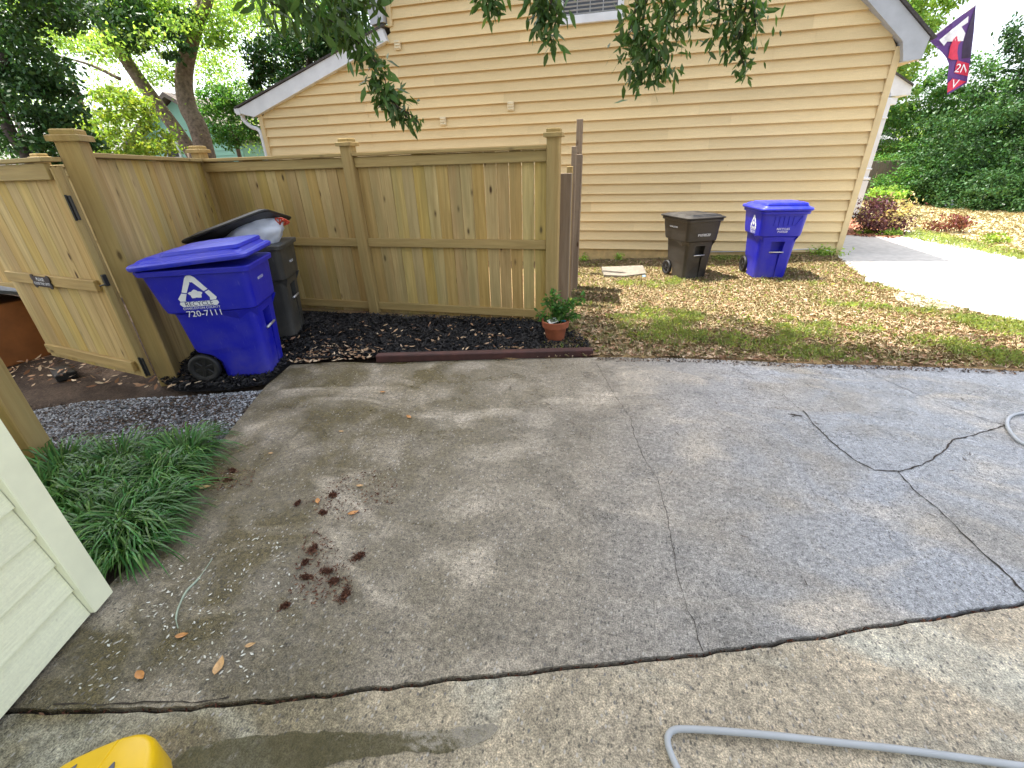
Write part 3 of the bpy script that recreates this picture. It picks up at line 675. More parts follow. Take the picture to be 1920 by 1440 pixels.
# right rake: broad grey fascia with boxed eave return
mb = MB(); mb.slab([(3.78, -.17, 3.21), (-1.15, -.17, 7.50), (-1.15, -.17, 7.83), (4.12, -.17, 3.235), (4.10, -.17, 2.97), (3.86, -.17, 2.955), (3.845, -.17, 3.02)], (0, .165, 0)); mb.build('fascia', M['fascia'], house)
mb = MB(); mb.slab([(4.17, -.20, 3.20), (-1.2, -.20, 7.875), (-1.2, -.20, 7.915), (4.20, -.20, 3.225)], (0, 9.2, 0)); mb.build('roof', M['shingle'], house)
mb = MB(); mb.slab([(-1.2, -.20, 7.875), (-5.2, -.20, 4.40), (-5.23, -.20, 4.425), (-1.2, -.20, 7.915)], (0, 9.2, 0)); mb.build('roof', M['shingle'], house)
mb = MB(); mb.slab([(XL-.03, -.17, 4.62), (-1.15, -.17, 7.50), (-1.15, -.17, 7.83), (-5.12, -.17, 4.40), (-5.10, -.17, 4.13), (XL-.05, -.17, 4.16)], (0, .165, 0)); mb.build('fascia', M['fascia'], house)
mb = MB(); mb.box((3.97, 4.2, 2.975), (.22, 8.6, .02)); mb.build('soffit', M['yellowtrim'], house); mb = MB(); mb.box((-4.95, 4.2, 4.12), (.26, 8.6, .02)); mb.build('soffit', M['yellowtrim'], house)
mb = MB(); mb.box((4.115, 4.3, 3.09), (.02, 8.6, .2)); mb.build('eave_board', M['white'], house)
# lean-to rake, roof, gutter, downspout
mb = MB(); mb.slab([(-4.82, -.14, 3.88), (-4.90, -.14, 4.085), (-8.62, -.14, 2.965), (-8.60, -.14, 2.87), (-8.26, -.14, 2.79)], (0, .135, 0)); mb.build('fascia', M['white'], house)
mb = MB(); mb.slab([(-4.84, -.17, 4.10), (-4.84, -.17, 4.135), (-8.70, -.17, 2.995), (-8.69, -.17, 2.965)], (0, 7.0, 0)); mb.build('roof', M['shingle'], house)
mb = MB(); mb.slab([(-8.60, -.15, 2.85), (-8.60, -.15, 2.97), (-8.73, -.15, 2.97), (-8.73, -.15, 2.90), (-8.69, -.15, 2.85)], (0, 6.8, 0)); mb.build('gutter', M['white'], house)
mb = MB(); mb.tube(smooth_path([(-8.66, -.02, 2.86), (-8.64, -.02, 2.74), (-8.5, -.02, 2.62), (-8.34, -.02, 2.56), (-8.27, -.03, 2.42), (-8.27, -.03, 1.6), (-8.27, -.03, -.1)], 6), .045, 8); mb.build('downspout', M['white'], house, smooth=True)
mb = MB(); mb.box((-6.4, 3.4, 1.2), (3.4, 6.6, 2.9)); mb.build('wing_wall', M['yellowtrim'], house)
mb = MB(); mb.box((-.5, 4.6, 1.4), (8.45, 8.8, 3.3)); mb.build('side_wall', M['siding'], house)
# window
win = MB(); wx0, wx1, wz0, wz1 = -1.54, -.42, 3.86, 5.2
for c, s_ in ((((wx0+wx1)/2, -.060, wz0+.045), (wx1-wx0, .08, .12)), (((wx0+wx1)/2, -.060, wz1), (wx1-wx0, .08, .10)), ((wx0+.05, -.060, (wz0+wz1)/2+.048), (.10, .078, wz1-wz0-.003)), ((wx1-.05, -.060, (wz0+wz1)/2+.048), (.10, .078, wz1-wz0-.003)), (((wx0+wx1)/2, -.072, (wz0+wz1)/2), (wx1-wx0-.2, .04, .05))): win.cbox(c, s_, .005)
wo_ = win.build('window', M['white'], house)
mb = MB(); mb.box(((wx0+wx1)/2, -.071, (wz0+wz1)/2+.02), (wx1-wx0-.2, .01, wz1-wz0-.1)); mb.build('pane', M['glass'], wo_)
mb = MB()
for i in range(22): mb.box(((wx0+wx1)/2, -.082, wz0+.12+i*.055), (wx1-wx0-.22, .006, .022), Matrix.Rotation(R(35), 3, 'X'))
for xx in (-1.2, -.98, -.76): mb.box((xx, -.088, (wz0+wz1)/2), (.014, .006, wz1-wz0-.12))
mb.build('blind', M['blind'], wo_)
# three louvred vents
for (px, py) in ((748, 86), (833, 228), (959, 200)):
    c = YP(px, py, W); mb = MB(); mb.cbox((c.x, -.062, c.z), (.125, .04, .155), .008)
    for q in range(3): mb.box((c.x, -.088, c.z-.048+q*.045), (.10, .018, .018), Matrix.Rotation(R(-30), 3, 'X'))
    mb.build('vent', plain('vent_cream', (.66, .56, .36), .5), house)
mb = MB(); mb.tube(smooth_path([YP(685, 185, W-.04), YP(690, 215, W-.04), YP(697, 250, W-.04), YP(700, 285, W-.04)], 4), .004, 5)
cb = mb.build('cable', M['yellowtrim'], None); cb.parent = house; cb.matrix_parent_inverse = Matrix.Translation((0, W, 0)).inverted()
mb = MB(); mb.tube(smooth_path([(1.0, -.05, .03), (2.0, -.05, .05), (2.9, -.06, .10), (3.5, -.06, .12), (3.75, -.07, .06)], 5), .008, 6); mb.build('pipe', M['white'], house)
# porch at the far end: white column, boxed gable end
porch = MB(); PY = 16.0
def addp(pts, y, th, name, mat, parent): 
    m_ = MB(); m_.slab([Vector((p.x, p.y-W, p.z)) for p in pts], (0, th, 0)); return m_.build(name, mat, parent)
ct, cbm = YP(1651, 205, PY), YP(1602, 414, PY)
cxm = 6.42; mb = MB()
mb.cbox((cxm, PY-W, 1.45), (.19, .19, 3.1), .01); mb.cbox((cxm, PY-W, .5), (.25, .25, 1.0), .012); mb.cbox((cxm, PY-W, 1.05), (.29, .29, .06), .01); mb.cbox((cxm, PY-W, 1.30), (.24, .24, .04), .008)
mb.cbox((cxm, PY-W, 2.55), (.23, .23, .04), .008); mb.build('porch_column', M['white'], house)
addp([YP(1656, 182, PY), YP(1684, 184, PY), YP(1680, 196, PY), YP(1654, 196, PY)], PY, .5, 'porch_beam', M['white'], house)
addp([YP(1640, 100, PY), YP(1672, 131, PY), YP(1711, 158, PY), YP(1707, 178, PY), YP(1671, 180, PY), YP(1668, 160, PY), YP(1640, 140, PY)], PY, 3.0, 'porch_gable', M['white'], house)
addp([YP(1640, 97, PY-.05), YP(1672, 128, PY-.05), YP(1714, 157, PY-.05), YP(1713, 161, PY-.05), YP(1672, 133, PY-.05), YP(1640, 103, PY-.05)], PY, 3.2, 'roof', M['shingle'], house)

# flag on its pole, fixed to the house corner
FY = 9.9
flag = empty('flag', YP(1729, 84, FY), 0, 'purple and red team flag hanging from an angled pole at the roof corner', 'flag')
fo = flag.location
mb = MB(); mb.tube([YP(1727, 85, FY)-fo, YP(1841, 0, FY)-fo, YP(1860, -14, FY)-fo], .012, 8); mb.build('pole', M['white'], flag, smooth=True)
def flag_pt(px, py, dy=0.0):
    f = .045*math.sin(px*.09+py*.02)+.012*math.sin(px*.21)
    return YP(px, py, FY+f-dy)-fo
outl = [(1742, 76), (1830, 8), (1826, 60), (1820, 110), (1813, 156), (1776, 178), (1776, 150), (1779, 120), (1774, 108), (1766, 98)]
def flag_part(pts, mat, name, off, th=.004, parent=None):
    bm = bmesh.new(); vs = [bm.verts.new((p[0], p[1], 0)) for p in pts]; bm.faces.new(vs); bmesh.ops.triangulate(bm, faces=bm.faces)
    bmesh.ops.subdivide_edges(bm, edges=bm.edges, cuts=5, use_grid_fill=True)
    fr = bm.faces[:]; ex = bmesh.ops.extrude_face_region(bm, geom=fr); back = set(v for v in ex['geom'] if isinstance(v, bmesh.types.BMVert))
    new = {v: flag_pt(v.co.x, v.co.y, off+(0 if v in back else th)) for v in bm.verts}
    for v, q in new.items(): v.co = q
    bmesh.ops.recalc_face_normals(bm, faces=bm.faces)
    me = bpy.data.meshes.new(name); bm.to_mesh(me); bm.free(); return link(name, me, mat, parent if parent else flag, smooth=False)
cloth = flag_part(outl, M['flagpurple'], 'cloth', 0, .004)
flag_part([(1761, 75), (1816, 30), (1815, 42), (1803, 50), (1810, 62), (1806, 77), (1796, 57), (1777, 71), (1776, 78), (1770, 86)], M['flagwhite'], 'emblem', .018, .002, cloth)
flag_part([(1797, 64), (1804, 74), (1797, 84), (1795, 98), (1797, 112), (1784, 112), (1778, 108), (1782, 86), (1788, 73)], M['flagred'], 'emblem', .018, .002, cloth)
flag_part([(1829, 12), (1825, 60), (1819, 108), (1803, 110), (1805, 84), (1813, 60)], plain('dark_purple_fold', (.05, .035, .075), .7), 'emblem', .012, .002, cloth)  # dark fold of the cloth, painted in as a strip
flag_part([(1795, 113), (1817, 119), (1815, 143), (1790, 137), (1792, 122)], M['flagred'], 'emblem', .018, .002, cloth)
flag_part([(1786, 147), (1812, 153), (1776, 174), (1777, 156)], M['flagred'], 'emblem', .018, .002, cloth)
def text_mesh(s, size, mat, name, parent, mtx, ext=.0008, align='CENTER'):
    cu = bpy.data.curves.new(name, 'FONT'); cu.body = s; cu.size = size; cu.align_x = align; cu.align_y = 'CENTER'; cu.extrude = ext; cu.resolution_u = 3
    tmp = bpy.data.objects.new(name, cu); COL.objects.link(tmp); bpy.context.view_layer.update()
    me = bpy.data.meshes.new_from_object(tmp.evaluated_get(bpy.context.evaluated_depsgraph_get())); bpy.data.objects.remove(tmp)
    me.materials.clear(); o = link(name, me, mat, parent); o.matrix_local = mtx; return o
def face_mtx(pos, right, up):
    r_ = Vector(right).normalized(); u_ = Vector(up).normalized(); n_ = r_.cross(u_)
    m = Matrix((r_, u_, n_)).transposed().to_4x4(); m.translation = pos; return m
for s_, px, py, sz in (('2N', 1804, 129, .16), ('V', 1790, 158, .16)):
    p = flag_pt(px, py, .055)
    text_mesh(s_, sz, M['flagwhite'], 'letter', cloth, face_mtx(p, (-1 if s_ == '2N' else 1, 0, -.1 if s_ == 'V' else .25), (0, 0, 1)) if s_ == 'V' else face_mtx(p, (1, 0, -.2), (0, 0, 1)), .001)

# ================================================================== FENCES
FYL = 5.07
fence = empty('privacy_fence', (-3.2, FYL, 0), 0, 'tan pressure treated board privacy fence with capped posts around the bin corner', 'fence')
def post(parent, x, y, rz, h=1.95, w_=.135, base=-.1, capz=True, name='post'):
    m_ = Matrix.Rotation(rz, 3, 'Z'); mb = MB(); mb.cbox((0, 0, (h+base)/2), (w_, w_, h-base), .008)
    o = mb.build(name, M['post'], parent); o.location = (x, y, 0); o.rotation_euler = (0, 0, rz)
    if capz:
        mb = MB()
        s1 = w_/2+.028; s2 = w_/2+.002
        mb.loft([[(-s1, -s1, h-.012), (s1, -s1, h-.012), (s1, s1, h-.012), (-s1, s1, h-.012)], [(-s1, -s1, h+.024), (s1, -s1, h+.024), (s1, s1, h+.024), (-s1, s1, h+.024)], [(-s1+.016, -s1+.016, h+.030), (s1-.016, -s1+.016, h+.030), (s1-.016, s1-.016, h+.030), (-s1+.016, s1-.016, h+.030)]])
        mb.loft([[(-s2, -s2, h+.0302), (s2, -s2, h+.0302), (s2, s2, h+.0302), (-s2, s2, h+.0302)], [(-s2, -s2, h+.058), (s2, -s2, h+.058), (s2, s2, h+.058), (-s2, s2, h+.058)], [(-s2*.86, -s2*.86, h+.068), (s2*.86, -s2*.86, h+.068), (s2*.86, s2*.86, h+.068), (-s2*.86, s2*.86, h+.068)]])
        mb.build('post_cap', M['post'], o)
    return o
def panel(parent, ax, ay, bx, by, base=-.06, top=1.83, gaps=0.0, n=None, cap=True, rails=((1.716, 1.82), (.824, .923), (.012, .108)), seed=1, front=1, pname='picket_panel', extra=None):
    """pickets set between a and b; rails on the camera side (local -y)"""
    a = Vector((ax, ay, 0)); b = Vector((bx, by, 0)); L = (b-a).length; ang = math.atan2(b.y-a.y, b.x-a.x); c = (a+b)/2
    rd = random.Random(seed); n = n or round(L/.1405); pw = L/n; mb = MB()
    for i in range(n):
        g_ = .0015 if not callable(gaps) else gaps(i/n)
        cx_ = -L/2+(i+.5)*pw; h_ = top+rd.uniform(-.004, .002)
        mb.cbox((cx_, .004*rd.uniform(-1, 1), (h_+base)/2), (pw-g_, .017, h_-base), .0025)
    o = mb.build(pname, M['picket'], parent)
    def place(o_): o_.location = (c.x, c.y, 0); o_.rotation_euler = (0, 0, ang)
    place(o)
    for (z0, z1) in rails:
        mb = MB(); mb.cbox((0, -.031*front, (z0+z1)/2), (L-.004, .036, z1-z0), .004); place(mb.build('rail', M['rail'], parent))
    if cap:
        mb = MB(); mb.cbox((0, -.012*front, top+.021), (L+.0, .14, .036), .005); place(mb.build('cap_rail', M['rail'], parent))
# child coordinates are world minus the fence origin: use an origin helper
def rel(root, x, y): return x-root.location.x, y-root.location.y
gpx, gpy = -4.045, 2.76           # gate post
cpx, cpy = -5.40, 5.10            # corner post
sa = math.atan2(cpy-gpy, cpx-gpx)
post(fence, *rel(fence, -.832, FYL), 0); post(fence, *rel(fence, -3.235, FYL), 0); post(fence, *rel(fence, cpx, cpy), R(8), h=1.95)
post(fence, *rel(fence, gpx, gpy), sa, h=1.95, w_=.15)
panel(fence, *rel(fence, -3.165, FYL+.02), *rel(fence, -.902, FYL+.02), seed=3, n=16, gaps=lambda t: .0015 if t < .45 else .004+.010*(t-.45)/.55)
panel(fence, *rel(fence, -5.33, FYL+.02), *rel(fence, -3.305, FYL+.02), seed=5, n=14)
dv = Vector((cpx-gpx, cpy-gpy)).normalized()
# camera side of the side run faces +x: build b->a so that local -y faces the yard corner
panel(fence, *rel(fence, gpx+dv.x*.08, gpy+dv.y*.08), *rel(fence, cpx-dv.x*.08, cpy-dv.y*.08), seed=8, front=-1)
# fence run on to the left behind the gate
panel(fence, *rel(fence, -13.0, FYL+.1), *rel(fence, -5.48, FYL+.1), seed=9, n=52)
post(fence, *rel(fence, -8.2, FYL+.03), 0)

# gate swung open
gh = Vector((-4.09, 2.60, 0)); ge = Vector((-5.62, 2.82, 0))
gate = empty('fence_gate', gh, math.atan2(ge.y-gh.y, ge.x-gh.x), 'wooden board gate standing open, carrying a small black bone-shaped sign', 'gate')
GL = (ge-gh).length
mb = MB(); rd = random.Random(2); n = 10; pw = (GL-.0)/n
for i in range(n): mb.cbox(((i+.5)*pw, 0, .93), (pw-.002, .017, 1.70), .0025)
mb.build('board_panel', M['picket'], gate)
for z0, z1 in ((1.69, 1.80), (.86, .95), (.14, .23)):
    mb = MB(); mb.cbox((GL/2, .029, (z0+z1)/2), (GL-.01 if z0 > 1 else GL-.14, .036, z1-z0), .004); mb.build('rail', M['rail'], gate)
mb = MB(); mb.cbox((GL/2-.02, .01, 1.822), (GL+.04, .12, .03), .004); mb.build('cap_rail', M['rail'], gate)
mb = MB(); mb.cbox((-.002, -.03, .93), (.03, .04, 1.70), .004); mb.build('edge_board', M['post'], gate)
mb = MB(); mb.cbox((-.036, .012, .93), (.03, .05, 1.68), .004); mb.build('edge_board', M['post'], gate)
for z in (1.50, .20):
    mb = MB(); mb.cbox((-.075, .02, z), (.04, .012, .17), .003); mb.tube([(-.055, .03, z-.09), (-.055, .03, z+.09)], .008, 8); mb.build('hinge', M['blackmetal'], gate)
mb = MB(); mb.cbox((-.058, .02, .96), (.03, .03, .09), .003); mb.tube([(-.06, .03, .93), (-.03, .06, .92)], .006, 6); mb.build('latch', M['blackmetal'], gate)
# bone-shaped sign on the middle rail, facing the camera (local +y side)
bone = []
sx, sz = .125, .036
for (cx_, cz_, a0, a1) in ((sx, sz, -80, 170), (-sx, sz, 10, 260), (-sx, -sz, 100, 350), (sx, -sz, 190, 440)):
    for i in range(9): t = R(a0+(a1-a0)*i/8); bone.append((cx_+.034*math.cos(t), cz_+.034*math.sin(t)))
def bone_outline():
    out = []
    for sgx, sgz, a0, a1 in ((1, 1, -60, 150), (-1, 1, 30, 240), (-1, -1, 120, 330), (1, -1, 210, 420)):
        for i in range(9): t = R(a0+(a1-a0)*i/8); out.append((sgx*.125+.030*math.cos(t), sgz*.030+.030*math.sin(t)))
    return out
# hold the outline simple and convex-ish between the knobs
mb = MB(); ob = bone_outline(); sc_ = 1.0
mb.slab([(.98*x_, .052, z_) for x_, z_ in ob], (0, .006, 0)); sg = mb.build('sign', plain('black_sign', (.008, .008, .012), .35), gate); sg.location = (.86, 0, .895)
text_mesh('PLEASE', .040, M['decal'], 'lettering', sg, face_mtx((0, .0595, .020), (-1, 0, 0), (0, 0, 1)), .0005)
text_mesh('CLOSE THE GATE', .032, M['decal'], 'lettering', sg, face_mtx((0, .0595, -.018), (-1, 0, 0), (0, 0, 1)), .0005)

# near left fence: post and panel by the near house
nf = empty('near_fence_stub', (-3.75, 1.50, 0), 0, 'short board fence and post at the left edge beside the grassy border', 'fence')
nb_ = G(70, 858); nf.location = (nb_.x, nb_.y, 0)
post(nf, 0, 0, R(20), h=1.95, w_=.15, base=-.1)
mb = MB(); mb.cbox((-.05, -.22, .9), (.02, .27, 1.85), .003); mb.build('picket_panel', M['picket'], nf)
mb = MB(); mb.cbox((-.02, -.22, .5), (.036, .26, .09), .004); mb.build('rail', M['rail'], nf)

# old weathered boards, seen end-on between the new fence and the house
old = empty('weathered_fence', (-.66, 5.3, 0), 0, 'old grey leaning fence boards seen end-on beside the yellow wall', 'fence')
def oldboard(px_l, px_r, top, bot, Y, th, rz=0, name='board', lean=0.0, mat='oldwood'):
    p0 = YP(px_l, bot, Y); p1 = YP(px_r, bot, Y); pt = YP((px_l+px_r)/2, top, Y); zb = -.12
    mb = MB(); mb.cbox((0, 0, (pt.z+zb)/2), (abs(p1.x-p0.x), th, pt.z-zb), .004)
    o = mb.build(name, M[mat], old); o.location = ((p0.x+p1.x)/2-old.location.x, Y-old.location.y, 0); o.rotation_euler = (0, lean, rz)
oldboard(1046, 1064, 325, 598, 5.35, .09, 0)
oldboard(1057, 1066, 312, 560, 5.9, .09, 0, mat='post')
oldboard(1064, 1071, 276, 560, 6.4, .6, R(6))
oldboard(1068, 1082, 290, 545, 6.9, .30, R(4))
oldboard(1072, 1082, 224, 510, 8.2, .09, 0)
mb = MB(); mb.tube(smooth_path([YP(x_, y_, 6.7)-Vector((-.66, 5.3, 0)) for x_, y_ in ((1072, 380), (1070, 400), (1075, 415), (1074, 440), (1068, 460), (1068, 500))], 5), .006, 6); mb.build('vine', M['darkbark'], old)

# ================================================================== WHEELED BINS
def cut(o, cutter):
    cutter.parent = o.parent
    md = o.modifiers.new('b', 'BOOLEAN'); md.object = cutter; md.operation = 'DIFFERENCE'; md.solver = 'EXACT'
    bpy.context.view_layer.update()
    me = bpy.data.meshes.new_from_object(o.evaluated_get(bpy.context.evaluated_depsgraph_get()))
    o.modifiers.clear(); o.data = me; bpy.data.objects.remove(cutter)
def bin_(name, loc, rz, sc, bodym, lidm, label, cat='wheeled bin', lid_open=0.0, lid_roll=0.0, blue=True, hk=1.0, scoop=False):
    root = empty(name, loc, rz, label, cat); k = sc
    sec = [(0, -.07, .285, .215), (.015, -.09, .30, .23), (.17, -.10, .311, .237), (.24, -.16, .315, .239), (.275, -.255, .317, .241), (.31, -.27, .319, .244), (.60, -.30, .335, .262),
           (.635, -.305, .340, .270), (.655, -.34, .360, .296), (.70, -.355, .364, .302), (.95, -.405, .376, .318), (.96, -.41, .379, .320), (.966, -.432, .402, .342), (1.0, -.434, .406, .345), (1.008, -.430, .400, .340)]
    loops = [rrect(a*k, b*k, -h_*k, h_*k, .065*k, z*k*hk) for z, a, b, h_ in sec]
    mb = MB(); mb.loft(loops); body = mb.build('body', bodym, root)
    # recess for the grab bar
    mbc = MB(); mbc.loft([[(.22*k, -.085*k, .385*k*hk), (.5*k, -.085*k, .385*k*hk), (.5*k, .085*k, .385*k*hk), (.22*k, .085*k, .385*k*hk)], [(.22*k, -.095*k, .57*k*hk), (.5*k, -.095*k, .57*k*hk), (.5*k, .095*k, .57*k*hk), (.22*k, .095*k, .57*k*hk)]])
    cut(body, mbc.build('c', bodym))
    mbc = MB(); mbc.box((.37*k, .045*k, .20*k*hk), (.16*k, .035*k, .36*k*hk)); cut(body, mbc.build('c', bodym))
    if scoop:
        mbc = MB(); mbc.slab([(.362*k, -.24*k, .935*k*hk), (.362*k, .24*k, .935*k*hk), (.362*k, .16*k, .80*k*hk), (.362*k, -.16*k, .80*k*hk)], (.2, 0, 0)); cut(body, mbc.build('c', bodym))
        mb = MB()
        for q in range(5): mb.cbox(((.367)*k, (-.13+q*.065)*k, .865*k*hk), (.012*k, .010*k, .12*k), .002)
        mb.build('rib', bodym, body)
    me = body.data
    for p in me.polygons: p.use_smooth = True
    try: me.set_sharp_from_angle(angle=R(32))
    except Exception: pass
    # chamfered swelling on the sides
    for s_ in (-1, 1):
        mb = MB(); mb.loft([[(.33*k, s_*.22*k, .56*k), (.20*k, s_*.26*k, .56*k), (.05*k, s_*.255*k, .60*k)], [(.365*k, s_*.255*k, .645*k), (.20*k, s_*.305*k, .645*k), (.0*k, s_*.275*k, .645*k)]]); 
        mb.build('side_ledge', bodym, body)
    mb = MB(); mb.tube([(.335*k, -.10*k, .415*k*hk), (.338*k, .10*k, .415*k*hk)], .011*k, 10); mb.build('grab_bar', M['metal'], root, smooth=True)
    # axle and wheels
    mb = MB(); mb.tube([(-.225*k, -.25*k, .125*k), (-.225*k, .25*k, .125*k)], .012*k, 8); mb.build('axle', M['metal'], root, smooth=True)
    for s_ in (-1, 1):
        mb = MB(); r_ = .128*k; prof = [(r_*.62, -.012), (r_*.80, -.026), (r_*.95, -.026), (r_, -.014), (r_, .014), (r_*.95, .026), (r_*.80, .026), (r_*.62, .012)]
        loops = [[(rr*math.cos(2*math.pi*j/28), yy*k, rr*math.sin(2*math.pi*j/28)) for j in range(28)] for rr, yy in prof+[prof[0]]]
        mb.loft(loops, cap=False)
        wh = mb.build('wheel', M['tyre'], root, smooth=True); wh.location = (-.225*k, s_*.235*k, .128*k)
        mb = MB()
        for q in range(6):
            a = math.pi*q/3+.3; mb.cbox((math.cos(a)*r_*.42, 0, math.sin(a)*r_*.42), (r_*.55, .030*k, .028*k), .004, Matrix.Rotation(-a, 3, 'Y'))
        mb.tube([(0, -.026*k, 0), (0, .026*k, 0)], r_*.2, 12); mb.tube([(0, -.006*k, 0), (0, .006*k, 0)], r_*.66, 24); mb.build('rim', M['blackmetal'], wh)
    # handle bar at the back
    mb = MB(); mb.tube([(-.46*k, -.25*k, .985*k*hk), (-.46*k, .25*k, .985*k*hk)], .014*k, 8)
    for s_ in (-.24, 0, .24): mb.cbox((-.44*k, s_*k, .98*k*hk), (.05*k, .03*k, .05*k), .004)
    mb.build('handle', bodym, root)
    # lid hinged at the back
    hx, hz = -.455*k, 1.0*k*hk
    L = MB(); rr = lambda a, b, h_, z, r=.07: rrect(a*k-hx, b*k-hx, -h_*k, h_*k, r*k, z*k*(1 if blue else .68))
    L.loft([rr(-.46, .420, .360, .0), rr(-.467, .430, .366, .012), rr(-.467, .430, .366, .030), rr(-.455, .415, .352, .044), rr(-.43, .39, .333, .047), rr(-.40, .375, .312, .066), rr(-.35, .365, .295, .080), rr(-.31, .345, .27, .082)])
    if blue: L.loft([rr(-.24, .375, .30, .079, .05), rr(-.21, .370, .285, .103, .05), rr(-.06, .35, .25, .112, .05)])
    else:
        L.loft([rr(-.18, .10, .23, .081, .02), rr(-.17, .09, .22, .092, .02)]); L.loft([rr(.14, .345, .25, .081, .02), rr(.15, .335, .24, .098, .02)])
    lid = L.build('lid', lidm, root); lid.location = (hx, 0, hz+.012); lid.rotation_euler = (lid_roll, -lid_open, 0)
    for p in lid.data.polygons: p.use_smooth = True
    try: lid.data.set_sharp_from_angle(angle=R(28))
    except Exception: pass
    return root, body
def recycle_logo(body, k, side=-1, x=-.05, z=.80, sz=1.0, phone=True):
    # rounded triangle of three bent arrows, white; local x to the right of the -y side
    y = -.3085*k-.003; root = MB()
    def at(u, v, yy=y): return (x*k+u*sz*k, yy+(.80-(z+v*sz))*.064*k, (z+v*sz)*k)
    def poly(pts, yy=y, th=-.0015): root.loft([[at(u, v, yy) for u, v in pts], [at(u, v, yy+th) for u, v in pts]])
    # legs of the triangle, with arrow cuts
    poly([(-.012, .13), (.012, .13), (.030, .115), (.078, .040), (.052, .028), (.006, .088), (-.006, .088), (-.02, .112)])
    poly([(-.016, .128), (-.028, .115), (-.074, .028), (-.048, .022), (-.012, .080), (-.008, .10)])
    poly([(-.078, .022), (-.050, .016), (-.070, -.025), (-.066, -.03), (-.100, -.03), (-.108, -.012)])
    poly([(.082, .034), (.056, .022), (.074, -.012), (.070, -.03), (.104, -.03), (.114, -.014), (.108, -.006)])
    poly([(-.104, -.034), (-.110, -.048), (-.096, -.066), (.100, -.066), (.116, -.05), (.110, -.034)])
    # cloud-like tree
    c = []
    for i in range(20):
        a = 2*math.pi*i/20; r_ = .034+.006*math.sin(5*a); c.append((r_*math.cos(a)*1.1, .012+r_*math.sin(a)*.75))
    poly(c)
    g_ = root.build('recycle_logo', M['decal'], body)
    dk = plain('decal_blue_ink', (.01, .02, .15), .5)
    text_mesh('RECYCLE', .040*sz*k, dk, 'lettering', g_, face_mtx(at(0, -.050, y-.0025), (1, 0, 0), (0, -.064, 1)), .0004)
    text_mesh('CHARLESTON COUNTY', .020*sz*k, M['decal'], 'lettering', g_, face_mtx(at(.006, -.078, y-.0015), (1, 0, 0), (0, -.064, 1)), .0004)
    text_mesh('720-7111', .056*sz*k, M['decal'], 'lettering', g_, face_mtx(at(.012, -.116, y-.0015), (1, 0, 0), (0, -.064, 1)), .0005)
_d = G(440, 702)-G(478, 677)
nb_root, nb_body = bin_('recycling_bin', (-3.52+_d.x, 3.36+_d.y, .02), R(25), 1.0, M['bluebin'], M['bluelid'], 'blue wheeled recycling bin with white recycle logo by the gate post', 'recycling bin', lid_open=R(4), blue=True)
recycle_logo(nb_body, 1.0, x=-.05, z=.79, sz=1.3)
text_mesh('RECYCLES', .030, M['decal'], 'lettering', nb_body, face_mtx((.379, -.05, .86), (0, 1, 0), (.07, 0, 1)), .0005)
_e = G(545, 628)-G(560, 620)
db_root, db_body = bin_('refuse_bin', (-3.93+_e.x, 4.12+_e.y, .02), R(25), 1.0, M['greybin'], M['blacklid'], 'charcoal wheeled rubbish bin with lid propped open by a bag, behind the blue one', 'rubbish bin', lid_open=R(17), lid_roll=R(-12), blue=False)
text_mesh('P107520', .036, M['decal'], 'lettering', db_body, face_mtx((.379, 0, .80), (0, 1, 0), (.07, 0, 1)), .0005)
fb_root, fb_body = bin_('refuse_bin', (.97, 7.93, -.07), R(-62), .93, M['blackbin'], M['blacklid'], 'black wheeled rubbish bin standing alone at the yellow wall', 'rubbish bin', blue=False, hk=1.0)
text_mesh('P1078520', .055, M['decal'], 'lettering', fb_body, face_mtx((.359, 0, .70), (0, 1, 0), (.07, 0, 1)), .0008)
text_mesh('CHARLESTON', .035, M['decal'], 'lettering', fb_body, face_mtx((-.05, -.292, .80), (1, 0, 0), (0, -.06, 1)), .0008)
bb_root, bb_body = bin_('recycling_bin', (2.17, 7.98, -.03), R(-83), 1.0, M['bluebin'], M['bluelid'], 'blue wheeled recycling bin at the yellow wall, nearest the bright driveway', 'recycling bin', blue=True, scoop=True)
recycle_logo(bb_body, 1.0, x=.06)
text_mesh('RECYCLES\nP107520', .040, M['decal'], 'lettering', bb_body, face_mtx((.388, 0, .74), (0, 1, 0), (.07, 0, 1)), .0008)
# rubbish bag under the propped lid
bm = bmesh.new(); bmesh.ops.create_icosphere(bm, subdivisions=4, radius=1)
for v in bm.verts:
    p = v.co.copy(); d = .16*noise.noise(p*1.9)+.10*abs(noise.noise(p*4.5))+.03*noise.noise(p*11)
    v.co = Vector((p.x*.34, p.y*.25, p.z*.17))*(1+d)
me = bpy.data.meshes.new('trash_bag'); bm.to_mesh(me); bm.free()
bag = link('trash_bag', me, None, None, smooth=True)
tb = empty('trash_bag', (-3.93+.07*.9+_e.x, 4.12+.03+_e.y, 1.08), R(25), 'white plastic rubbish bag with red drawstring bulging out of the charcoal bin', 'rubbish bag')
bag.data.materials.append(M['bag']); bag.name = 'bag_body'; bag.parent = tb; bag.rotation_euler = (0, R(-22), 0)
mb = MB()
for q in range(5):
    a = q*1.1; mb.tube(smooth_path([(.30, -.05, .12), (.30+.05*math.cos(a), -.10+.03*q, .17+.02*math.sin(a)), (.36+.03*math.sin(a), -.04+.02*q, .14), (.33, -.02, .11)], 5), .008, 6)
mb.build('drawstring', M['redstring'], tb, smooth=True)

